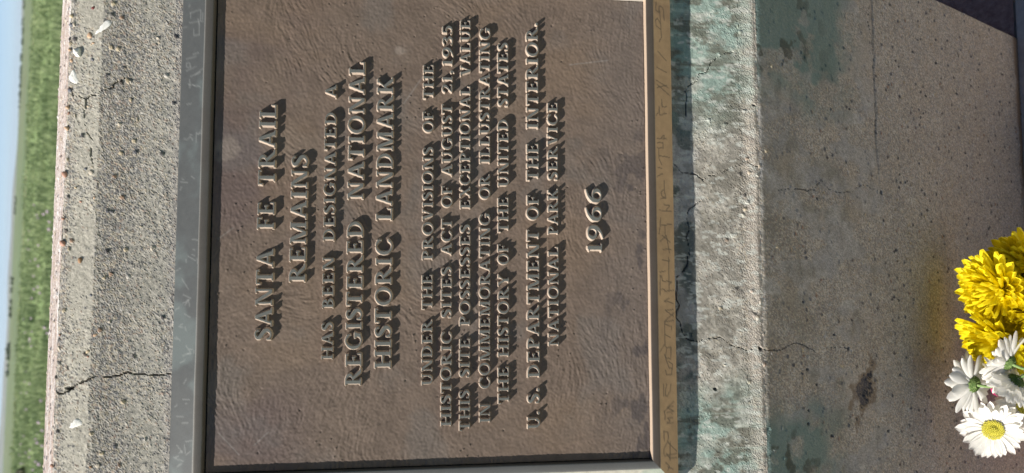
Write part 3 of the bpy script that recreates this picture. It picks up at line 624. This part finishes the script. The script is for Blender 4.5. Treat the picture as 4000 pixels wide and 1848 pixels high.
def glyph(c, X, Y):
    s = lambda *a, **k: stem(X, Y, *a, **k); b = lambda *a: box(X, Y, *a); g = lambda *a, **k: seg(X, Y, *a, **k); rg = lambda *a: ring(X, Y, *a); sf = lambda cx, y, h=.14: serif(X, Y, cx, y, h)
    mx = np.maximum
    if c == 'A': return U_(g(.13, .43, .09), g(.76, .45, .18), b(.24, .29, .64, .37), sf(.13, 0, .13), sf(.76, 0, .16)), .92
    if c == 'B': return U_(s(.2), mx(rg(.29, .75, .33, .25, .18, .17), .2-X), mx(rg(.29, .27, .39, .275, .23, .19), .2-X), b(.2, .47, .34, .54)), .76
    if c == 'C': return U_(mx(rg(.48, .5, .44, .53, .28, .45), -b(.62, .24, 1.2, .78)), b(.76, .66, .82, .95)), .90
    if c == 'D': return U_(s(.2), mx(rg(.30, .5, .54, .5, .37, .42), .2-X)), .90
    if c == 'E': return U_(s(.2), b(.2, .925, .66, 1), b(.60, .74, .66, 1), b(.2, .465, .52, .54), b(.47, .38, .53, .62), b(.2, 0, .70, .075), b(.64, 0, .70, .27)), .78
    if c == 'F': return U_(s(.2), b(.2, .925, .66, 1), b(.60, .72, .66, 1), b(.2, .465, .52, .54), b(.47, .38, .53, .62)), .72
    if c == 'G': return U_(mx(rg(.48, .5, .44, .53, .28, .45), -b(.62, .40, 1.2, .78)), b(.76, .66, .82, .95), b(.69, .05, .85, .44), sf(.76, .37, .17)), .96
    if c == 'H': return U_(s(.2), s(.78), b(.2, .465, .78, .54)), .98
    if c == 'I': return s(.2), .40
    if c == 'K': return U_(s(.2), g(.24, .72, .09, y0=.36), g(.80, .38, .19, y1=.58), sf(.72, 1-ST, .13), sf(.80, 0, .15)), .95
    if c == 'L': return U_(s(.2), b(.2, 0, .70, .075), b(.64, 0, .70, .30)), .74
    if c == 'M': return U_(s(.16, w=.085), g(.56, .22, .17), g(.56, .90, .08), s(.94), sf(.94, 1-ST, .18)), 1.14
    if c == 'N': return U_(s(.16, w=.085), g(.76, .20, .18), s(.80, w=.085, bot=False)), .96
    if c == 'O': return rg(.48, .5, .46, .53, .30, .45), .96
    if c == 'P': return U_(s(.2), mx(rg(.29, .72, .38, .28, .22, .20), .2-X)), .72
    if c == 'R': return U_(s(.2), mx(rg(.29, .73, .36, .27, .20, .19), .2-X), g(.78, .40, .19, y1=.50), b(.70, 0, .92, ST)), .90
    if c == 'S': return U_(path(X, Y, [(.50, .78), (.44, .92), (.30, .965), (.16, .89), (.13, .76), (.23, .62), (.38, .50), (.50, .37), (.50, .20), (.38, .06), (.22, .04), (.11, .13), (.07, .25)],
                                 [.035, .04, .04, .06, .08, .095, .10, .095, .08, .055, .04, .04, .035]), b(.51, .70, .56, .98), b(.03, .02, .085, .30)), .62
    if c == 'T': return U_(s(.40, top=False), b(.04, .925, .76, 1), b(.04, .74, .10, 1), b(.70, .74, .76, 1)), .80
    if c == 'U': return U_(b(.12, .30, .285, 1), sf(.20, 1-ST, .17), b(.70, .30, .785, 1), sf(.74, 1-ST, .13), mx(rg(.4525, .32, .3325, .34, .17, .25), Y-.32)), .92
    if c == 'V': return U_(g(.44, .16, .18), g(.44, .74, .085), sf(.16, 1-ST, .16), sf(.74, 1-ST, .13)), .90
    if c == 'X': return U_(g(.74, .20, .18), g(.16, .72, .085), sf(.20, 1-ST, .15), sf(.72, 1-ST, .13), sf(.16, 0, .13), sf(.74, 0, .15)), .90
    if c == 'Y': return U_(s(.45, top=False, y1=.48), g(.45, .16, .17, y0=.42), g(.45, .76, .085, y0=.42), sf(.16, 1-ST, .16), sf(.76, 1-ST, .13)), .90
    if c == '1': return U_(s(.22, top=False), b(.08, .86, .26, .94), b(.1375, .9, .3025, 1)), .44
    if c == '2': return U_(path(X, Y, [(.08, .74), (.14, .90), (.30, .96), (.46, .88), (.48, .70), (.38, .48), (.20, .22), (.09, .08)], [.05, .05, .04, .07, .085, .07, .04, .035]), b(.05, 0, .60, .10), b(.54, 0, .60, .24)), .66
    if c == '3': return path(X, Y, [(.10, .86), (.24, .96), (.42, .88), (.44, .72), (.26, .57), (.42, .46), (.50, .28), (.40, .08), (.20, .03), (.06, .12)], [.05, .045, .07, .08, .035, .05, .095, .07, .045, .05]), .60
    if c == '5': return U_(b(.14, .90, .54, 1), b(.12, .55, .19, .98), path(X, Y, [(.15, .56), (.30, .62), (.46, .52), (.50, .30), (.40, .08), (.20, .03), (.06, .12)], [.035, .045, .07, .095, .07, .045, .05])), .62
    if c == '6': return U_(ring(X, Y, .36, .32, .31, .33, .16, .25), path(X, Y, [(.12, .36), (.16, .62), (.34, .90), (.62, 1.06)], [.07, .085, .06, .03])), .72
    if c == '9': return U_(ring(X, Y, .36, .64, .31, .33, .16, .25), path(X, Y, [(.60, .60), (.56, .32), (.36, .05), (.10, -.10)], [.07, .085, .06, .03])), .72
    if c == '.': return ell(X, Y, .14, .09, .10, .10), .26
    if c == ',': return U_(ell(X, Y, .14, .09, .10, .10), path(X, Y, [(.20, .08), (.19, -.06), (.08, -.18)], [.05, .04, .02])), .28
def glyph_mesh(c):
    h = 1/30; xs = np.arange(-.12, 1.32, h); ys = np.arange(-.28, 1.24, h); GXl, GYl = np.meshgrid(xs, ys)
    F, adv = glyph(c, GXl, GYl); F = F + .010 + .014*(vnoise(GXl+ord(c), GYl, .13, ord(c))-.5)
    vid = {}; V = []; Fc = []
    def corner(i, j):
        k = (i, j)
        if k not in vid: vid[k] = len(V); V.append((xs[j], ys[i]))
        return vid[k]
    def edge(i, j, i2, j2):
        k = (min((i, j), (i2, j2)), max((i, j), (i2, j2)))
        if k not in vid:
            a, b = F[k[0]], F[k[1]]; t = min(max(a/(a-b), .02), .98); vid[k] = len(V)
            V.append((xs[k[0][1]]*(1-t)+xs[k[1][1]]*t, ys[k[0][0]]*(1-t)+ys[k[1][0]]*t))
        return vid[k]
    ny, nx = F.shape
    for i in range(ny-1):
        for j in range(nx-1):
            cs_ = [(i, j), (i, j+1), (i+1, j+1), (i+1, j)]; ins = [F[q] < 0 for q in cs_]
            if not any(ins): continue
            poly = []
            for k in range(4):
                a = cs_[k]; b2 = cs_[(k+1) % 4]
                if ins[k]: poly.append(corner(*a))
                if ins[k] != ins[(k+1) % 4]: poly.append(edge(*a, *b2))
            if len(poly) > 2: Fc.append(poly)
    bm = bmesh.new(); bv = [bm.verts.new((x, y, 0)) for x, y in V]
    for f in Fc:
        try: bm.faces.new([bv[k] for k in f])
        except ValueError: pass
    bm.normal_update()
    be = [e for e in bm.edges if len(e.link_faces) == 1]
    gy, gx_ = np.gradient(F, h)
    def grad(x, y):
        j = min(max(int(round((x-xs[0])/h)), 0), nx-1); i = min(max(int(round((y-ys[0])/h)), 0), ny-1)
        g = Vector((gx_[i, j], gy[i, j])); return g/(g.length+1e-6)
    # rounded shoulder, then flared (drafted) wall: heights in units of letter relief
    prev = {}; rim = set(v for e in be for v in e.verts)
    levels = [(.014, -.08), (.042, -.5), (.082, -1.12)]
    nrm = {v: grad(v.co.x, v.co.y) for v in rim}
    cur = {v: v for v in rim}; edges = [(e.verts[0], e.verts[1], e.link_faces[0]) for e in be]
    orient = []
    for a, b2, f in edges:
        vs = list(f.verts); ia = vs.index(a)
        orient.append((b2, a) if vs[(ia+1) % len(vs)] == b2 else (a, b2))
    for off, z in levels:
        nxt = {v: bm.verts.new((v.co.x+nrm[v].x*off, v.co.y+nrm[v].y*off, z)) for v in rim}
        for a, b2 in orient:
            f = bm.faces.new((cur[a], cur[b2], nxt[b2], nxt[a])); f.material_index = 1 if z < -.2 else 0
        cur = nxt
    me = bpy.data.meshes.new('letter_'+('stop' if c == '.' else 'comma' if c == ',' else c)); bm.to_mesh(me); bm.free()
    me.materials.append(M_TOP); me.materials.append(M_SIDE); return me, adv
TEXT = [
(0.5541,0.0170,[('SANTA', -0.0554, 0.0395), ('FE', 0.0603, 0.0904), ('TRAIL', 0.1068, 0.1943)]),
(0.5210,0.0164,[('REMAINS', 0.0048, 0.1403)]),
(0.4919,0.0115,[('HAS', -0.0765, -0.0371), ('BEEN', -0.0231, 0.0319), ('DESIGNATED', 0.0482, 0.1875), ('A', 0.2029, 0.217)]),
(0.4621,0.0163,[('REGISTERED', -0.104, 0.0706), ('NATIONAL', 0.0933, 0.2441)]),
(0.4314,0.0168,[('HISTORIC', -0.0868, 0.0521), ('LANDMARK', 0.0707, 0.2279)]),
(0.3879,0.0111,[('UNDER', -0.1052, -0.0358), ('THE', -0.0249, 0.0136), ('PROVISIONS', 0.0286, 0.152), ('OF', 0.1678, 0.1914), ('THE', 0.2046, 0.2441)]),
(0.3674,0.0109,[('HISTORIC', -0.1488, -0.0478), ('SITES', -0.0338, 0.0214), ('ACT', 0.0336, 0.0738), ('OF', 0.0858, 0.1097), ('AUGUST', 0.1202, 0.2001), ('21,', 0.2121, 0.238), ('1935', 0.2426, 0.2883)]),
(0.3476,0.0110,[('THIS', -0.1542, -0.1109), ('SITE', -0.0975, -0.0549), ('POSSESSES', -0.0425, 0.0675), ('EXCEPTIONAL', 0.0844, 0.2208), ('VALUE', 0.232, 0.2959)]),
(0.3259,0.0112,[('IN', -0.1459, -0.1255), ('COMMEMORATING', -0.11, 0.0804), ('OR', 0.0954, 0.1226), ('ILLUSTRATING', 0.1348, 0.2879)]),
(0.3054,0.0115,[('THE', -0.1268, -0.0862), ('HISTORY', -0.0763, 0.0133), ('OF', 0.0237, 0.0465), ('THE', 0.0586, 0.0985), ('UNITED', 0.109, 0.1852), ('STATES', 0.1991, 0.2715)]),
(0.2717,0.0130,[('U.', -0.1541, -0.135), ('S.', -0.1267, -0.11), ('DEPARTMENT', -0.0992, 0.0625), ('OF', 0.073, 0.1012), ('THE', 0.1164, 0.1592), ('INTERIOR.', 0.1748, 0.2962)]),
(0.2501,0.0111,[('NATIONAL', -0.0652, 0.0439), ('PARK', 0.057, 0.1081), ('SERVICE', 0.1176, 0.206)]),
(0.2006,0.0165,[('1966', 0.037, 0.1101)])]
GM = {}; RELIEF = .0044
for bl, cap, words in TEXT:
    for w, x0, x1 in words:
        for c in w:
            if c not in GM: GM[c] = glyph_mesh(c)
        gap = .10; nat = sum(GM[c][1] for c in w) + gap*(len(w)-1)
        k = (x1-x0)/nat; x = x0
        for c in w:
            me, adv = GM[c]; o = bpy.data.objects.new('letter', me); link(o, PLQ)
            o.location = (x-PX, bl-PTc+random.uniform(-.0002, .0002), E_F+RELIEF*1.0); o.scale = (k, cap, RELIEF)
            o.rotation_euler = (0, 0, random.uniform(-.008, .008)); x += (adv+gap)*k

# ------------------------------------------------------------ flowers
def petal_mat(name, a, b, trans, grad=None):
    mt, n, l, bs = nmat(name)
    nz = noise_node(n, l, 60, 3, .5); r = ramp(n, l, nz.outputs[0], [(.3, a), (.7, b)])
    l.new(r.outputs[0], bs.inputs['Base Color']); bs.inputs['Roughness'].default_value = .55; bs.inputs['Specular IOR Level'].default_value = .25
    tr = n.new('ShaderNodeBsdfTranslucent'); l.new(r.outputs[0], tr.inputs[0])
    mx_ = n.new('ShaderNodeMixShader'); mx_.inputs[0].default_value = trans
    l.new(bs.outputs[0], mx_.inputs[1]); l.new(tr.outputs[0], mx_.inputs[2]); l.new(mx_.outputs[0], n['Material Output'].inputs[0])
    wv = n.new('ShaderNodeTexWave'); tc = n.new('ShaderNodeTexCoord'); l.new(tc.outputs['Object'], wv.inputs['Vector']); wv.bands_direction = 'Y'
    wv.inputs['Scale'].default_value = 9; wv.inputs['Distortion'].default_value = 1.5
    bump(n, l, wv.outputs[1], .12, .01, bs); return mt
M_WHITE = petal_mat('white_petals', (.84, .83, .78), (.89, .88, .84), .45)
M_YELLOW = petal_mat('yellow_petals', (.93, .78, .012), (.95, .86, .04), .48)
M_DISC = simple_mat('disc_florets', (.35, .38, .04), (.75, .62, .08), 900, .8, 0, (.5, .001))
M_GREEN = foliage_mat('calyx_green', (.07, .13, .03), (.17, .24, .08), 200, .15)
M_STEM = foliage_mat('stem_green', (.16, .26, .09), (.24, .34, .13), 120, .15)
def petal_mesh(seed, w, cup, curl, tipw=.75):
    rr = random.Random(seed); V = []; Fc = []; NL, NW = 8, 4
    for i in range(NL+1):
        t = i/NL; ww = w*(.35+.65*math.sin(min(1, t/.55)*math.pi/2)**1.0)*(math.sqrt(max(0, 1-((t-.62)/.38)**2)) if t > .62 else 1)
        ww = max(ww, w*.12)
        for j in range(NW+1):
            u = j/NW*2-1
            z = cup*w*(u*u)*1.0 + curl*t*t + .02*math.sin(t*5+seed)*rr.uniform(.6, 1) + .06*w*math.cos(u*9)
            V.append((t, u*ww/2, z))
    for i in range(NL):
        for j in range(NW):
            a = i*(NW+1)+j; Fc.append((a, a+NW+1, a+NW+2, a+1))
    return py_mesh('petal', V, Fc, True)
WP = [petal_mesh(k, .34, .22, c_) for k, c_ in enumerate((-.06, -.02, .05, -.12, .02))]
YP = [petal_mesh(10+k, .27, .5, c_) for k, c_ in enumerate((.20, .30, .12, .25))]
for me in WP: me.materials.append(M_WHITE)
for me in YP: me.materials.append(M_YELLOW)
def frame_of(nrm):
    z = Vector(nrm).normalized(); return z.to_track_quat('Z', 'Y')
def place_petal(me, parent, az, elev, length, base_r, z0, wscale, rr):
    o = bpy.data.objects.new('petal', me); link(o, parent)
    q = Quaternion((0, 0, 1), az) @ Quaternion((0, 1, 0), -elev) @ Quaternion((1, 0, 0), rr.uniform(-.18, .18))
    o.rotation_mode = 'QUATERNION'; o.rotation_quaternion = q
    o.location = Vector((math.cos(az)*base_r, math.sin(az)*base_r, z0)); o.scale = (length, length*wscale, length)
def tube(name, pts, rads, mat, parent, n=8):
    V = []; Fc = []; P = [Vector(p) for p in pts]
    for i, p in enumerate(P):
        t = (P[min(i+1, len(P)-1)]-P[max(i-1, 0)]).normalized(); a = t.orthogonal().normalized(); b = t.cross(a)
        if i: 
            a = prev_a - t*prev_a.dot(t); a.normalize(); b = t.cross(a)
        prev_a = a
        for k in range(n):
            an = 2*math.pi*k/n; V.append(p+(a*math.cos(an)+b*math.sin(an))*rads[i])
        if i:
            for k in range(n): k2 = (k+1) % n; Fc.append(((i-1)*n+k, (i-1)*n+k2, i*n+k2, i*n+k))
    return add(name, py_mesh(name, V, Fc, True), mat, parent)
def bez(p0, p1, p2, p3, n=14):
    return [(p0*(1-t)**3+p1*3*t*(1-t)**2+p2*3*t*t*(1-t)+p3*t**3) for t in [i/n for i in range(n+1)]]
VASE = Vector((-.130, .405, .0)); NECK = Vector((-.130, .405, .17))
def flower_root(name, P, nrm, label, cat, group):
    o = empty(name, P); o.rotation_mode = 'QUATERNION'; o.rotation_quaternion = frame_of(nrm)
    return tag(o, label, cat, group)
def stem_to_vase(root, P, nrm, r=.0019, k=.05, spread=.02, rr=None):
    q = frame_of(nrm).inverted(); z = Vector(nrm).normalized()
    end = NECK + Vector((rr.uniform(-spread, spread), rr.uniform(-spread, spread), -.06))
    pts = bez(P - z*.006, P - z*k, end+Vector((0, 0, .10)), end)
    loc = [q @ (p-P) for p in pts]
    tube('stem', loc, [r*1.1]+[r]*(len(loc)-1), M_STEM, root)
def daisy(P, nrm, rad, n, seed, label, elev=.12, layers=2, wsc=1.0, disc_show=True):
    rr = random.Random(seed); P = Vector(P); root = flower_root('white_daisy', P, nrm, label, 'flower', 'cut white daisies in the bouquet')
    for Ly in range(layers):
        nn = int(n*(1-.15*Ly))
        for k in range(nn):
            place_petal(rr.choice(WP), root, 2*math.pi*(k+.5*Ly+rr.uniform(-.22, .22))/nn, elev+.16*Ly+rr.uniform(-.20, .20), rad*(.84-.10*Ly)*rr.uniform(.78, 1.10), rad*.22, -.0025+.001*Ly, wsc*rr.uniform(.85, 1.15), rr)
    # disc of tiny florets
    bm = bmesh.new(); R0 = rad*.34
    V = []; 
    for k in range(150):
        f = math.sqrt((k+.5)/150); a = k*2.39996; x = R0*f*math.cos(a); y = R0*f*math.sin(a); z = .0015+.004*(1-f*f)+.0012*math.sin(f*9)
        g_ = bmesh.ops.create_icosphere(bm, subdivisions=1, radius=R0*.09)
        for v in g_['verts']: v.co = Vector((x+v.co.x, y+v.co.y, z+v.co.z*1.3+.001))
    me = bpy.data.meshes.new('flower_disc'); bm.to_mesh(me); bm.free(); add('flower_disc', me, M_DISC, root)
    # calyx: overlapping green bracts behind
    V = []; Fc = []
    for Ly in range(4):
        for k in range(13):
            a = 2*math.pi*(k+.5*(Ly % 2))/13; r0 = rad*(.06+.03*Ly); r1 = rad*(.17+.045*Ly); z0 = -.0065+.0012*Ly; z1 = -.0048+.0012*Ly; w_ = rad*.05; b_ = len(V)
            ca, sa = math.cos(a), math.sin(a)
            V += [(r0*ca-w_*sa*.6, r0*sa+w_*ca*.6, z0), (r0*ca+w_*sa*.6, r0*sa-w_*ca*.6, z0), ((r0+r1)/2*ca+w_*sa, (r0+r1)/2*sa-w_*ca, z0-.0012), ((r0+r1)/2*ca-w_*sa, (r0+r1)/2*sa+w_*ca, z0-.0012), (r1*ca, r1*sa, z1+.002)]
            Fc += [(b_, b_+1, b_+2, b_+3), (b_+3, b_+2, b_+4)]
    add('calyx', py_mesh('calyx', V, Fc), M_GREEN, root)
    stem_to_vase(root, P, nrm, .0020, .045, .02, rr); return root
def mum(P, nrm, rad, seed, label, rings=7, cat='flower'):
    rr = random.Random(seed); P = Vector(P); root = flower_root('yellow_chrysanthemum', P, nrm, label, 'flower', 'cut yellow chrysanthemums in the bouquet')
    for Ly in range(rings):
        f = Ly/(rings-1); nn = int(28-13*f); L = rad*(1.05-.38*f)
        for k in range(nn):
            place_petal(rr.choice(YP), root, 2*math.pi*(k+.5*(Ly % 2)+rr.uniform(-.3, .3))/nn, .05+1.25*f+rr.uniform(-.14, .14), L*rr.uniform(.85, 1.08), rad*.16*(1-f*.8), rad*.20*f, rr.uniform(.8, 1.1), rr)
    V = []; Fc = []
    for k in range(16):
        a = 2*math.pi*k/16; b_ = len(V); ca, sa = math.cos(a), math.sin(a); r0, r1, w_ = rad*.05, rad*.36, rad*.06
        V += [(r0*ca-w_*sa, r0*sa+w_*ca, -.007), (r0*ca+w_*sa, r0*sa-w_*ca, -.007), (r1*ca, r1*sa, -.003)]; Fc.append((b_, b_+1, b_+2))
    add('calyx', py_mesh('calyx', V, Fc), M_GREEN, root)
    stem_to_vase(root, P, nrm, .0024, .05, .02, rr); return root
up = -D2; rightv = R2; back = Fw          # used only to read directions off the photograph
def dirv(u, r, f): return (up*u + rightv*r + back*f).normalized()
daisy((-.1374, .4621, .3940), dirv(.38, .05, .9), .045, 23, 1, 'white daisy seen from behind, green calyx and stem showing, nearest the wall', .10)
daisy((-.2005, .4500, .3691), dirv(.42, -.05, -.85), .040, 25, 2, 'white daisy with yellow-green disc facing the camera, leftmost of the bouquet', .10)
daisy((-.1040, .4197, .3880), dirv(.45, .35, .75), .043, 22, 3, 'white daisy seen from behind, tucked against the yellow chrysanthemums', .18)
daisy((-.1300, .4150, .3800), dirv(.30, -.65, .55), .043, 22, 4, 'white daisy turned away with dark green calyx in the middle of the bouquet', .2)
daisy((-.1680, .4180, .3300), dirv(.5, -.25, -.45), .043, 22, 5, 'white daisy half hidden low in the bouquet between two others', .2)
daisy((-.1300, .3850, .3300), dirv(.5, .3, -.6), .040, 22, 6, 'white daisy at the picture edge facing up', .25)
mum((-.0770, .4420, .3430), dirv(.80, -.45, -.05), .047, 21, 'yellow chrysanthemum reaching highest, next to the white daisies')
mum((-.0440, .4020, .3280), dirv(.65, -.15, -.40), .050, 22, 'full yellow chrysanthemum nearest the camera with petals curling up')
mum((-.0057, .4416, .3400), dirv(.85, -.15, -.10), .050, 23, 'yellow chrysanthemum close to the wall behind the fullest one')
mum((.0240, .4220, .2960), dirv(.85, .05, -.15), .050, 24, 'yellow chrysanthemum at the right end of the bouquet')
# pot wrapped in dotted foil, mostly unseen; made wide to block ground bounce too
M_VASE = simple_mat('magenta_foil', (.25, .008, .07), (.40, .02, .13), 40, .35, .3, (.2, .002), .5)
M_RIB = simple_mat('white_dot', (.75, .7, .72), (.8, .78, .78), 40, .5, 0, None)
VR = empty('flower_pot', VASE); tag(VR, 'pot wrapped in magenta foil with white dots, holding the cut flowers', 'flower pot')
V = []; Fc = []; n = 96
pr = [(0, .0, 0), (.060, 0, 0), (.066, .01, .1), (.072, .08, .2), (.070, .125, .5), (.082, .145, .8), (.098, .17, 1), (.112, .195, 1.3), (.110, .195, 1.3), (.094, .168, 1), (.078, .145, .8), (.066, .125, .5), (.064, .03, .2), (0, .03, 0)]
def wrap(r_, z_, w_, a):
    f = 1+.05*w_*math.sin(11*a)+.03*w_*math.sin(17*a+1)
    return Vector((r_*f*math.cos(a)*1.12, min(r_*f*math.sin(a)*.95, .118), z_+.010*w_*math.sin(7*a+2)*(z_ > .15)))
for r_, z_, w_ in pr:
    for k in range(n): V.append(wrap(r_, z_, w_, 2*math.pi*k/n))
for i in range(len(pr)-1):
    for k in range(n): k2 = (k+1) % n; Fc.append((i*n+k, i*n+k2, (i+1)*n+k2, (i+1)*n+k))
add('foil_wrap', py_mesh('foil_wrap', V, Fc, True), M_VASE, VR)
bm = bmesh.new()
for z_, rr_, w_ in ((.04, .069, .15), (.075, .0715, .2), (.11, .0705, .4), (.143, .081, .8), (.17, .098, 1), (.187, .108, 1.2)):
    for k in range(14):
        a = 2*math.pi*(k+.5*(int(z_*1000) % 2))/14; p = wrap(rr_, z_, w_, a); g_ = bmesh.ops.create_icosphere(bm, subdivisions=2, radius=.0032)
        for v in g_['verts']: v.co = p+v.co*.8
me = bpy.data.meshes.new('dots'); bm.to_mesh(me); bm.free(); add('white_dots', me, M_RIB, VR)

# ------------------------------------------------------------ the air
bm = bmesh.new(); bmesh.ops.create_cube(bm, size=1)
for v in bm.verts: v.co = Vector((v.co.x*18400, v.co.y*18400, -1.03 if v.co.z < 0 else 46))
me = bpy.data.meshes.new('haze'); bm.to_mesh(me); bm.free()
mt = bpy.data.materials.new('haze'); mt.use_nodes = True; nn_ = mt.node_tree.nodes; nn_.remove(nn_['Principled BSDF'])
pv = nn_.new('ShaderNodeVolumePrincipled'); pv.inputs['Color'].default_value = (.78, .87, 1, 1); pv.inputs['Density'].default_value = 8e-5; pv.inputs['Anisotropy'].default_value = .3
mt.node_tree.links.new(pv.outputs[0], nn_['Material Output'].inputs['Volume'])
hz = add('haze', me, mt); tag(hz, 'pale summer haze over the prairie', 'haze', kind='stuff')
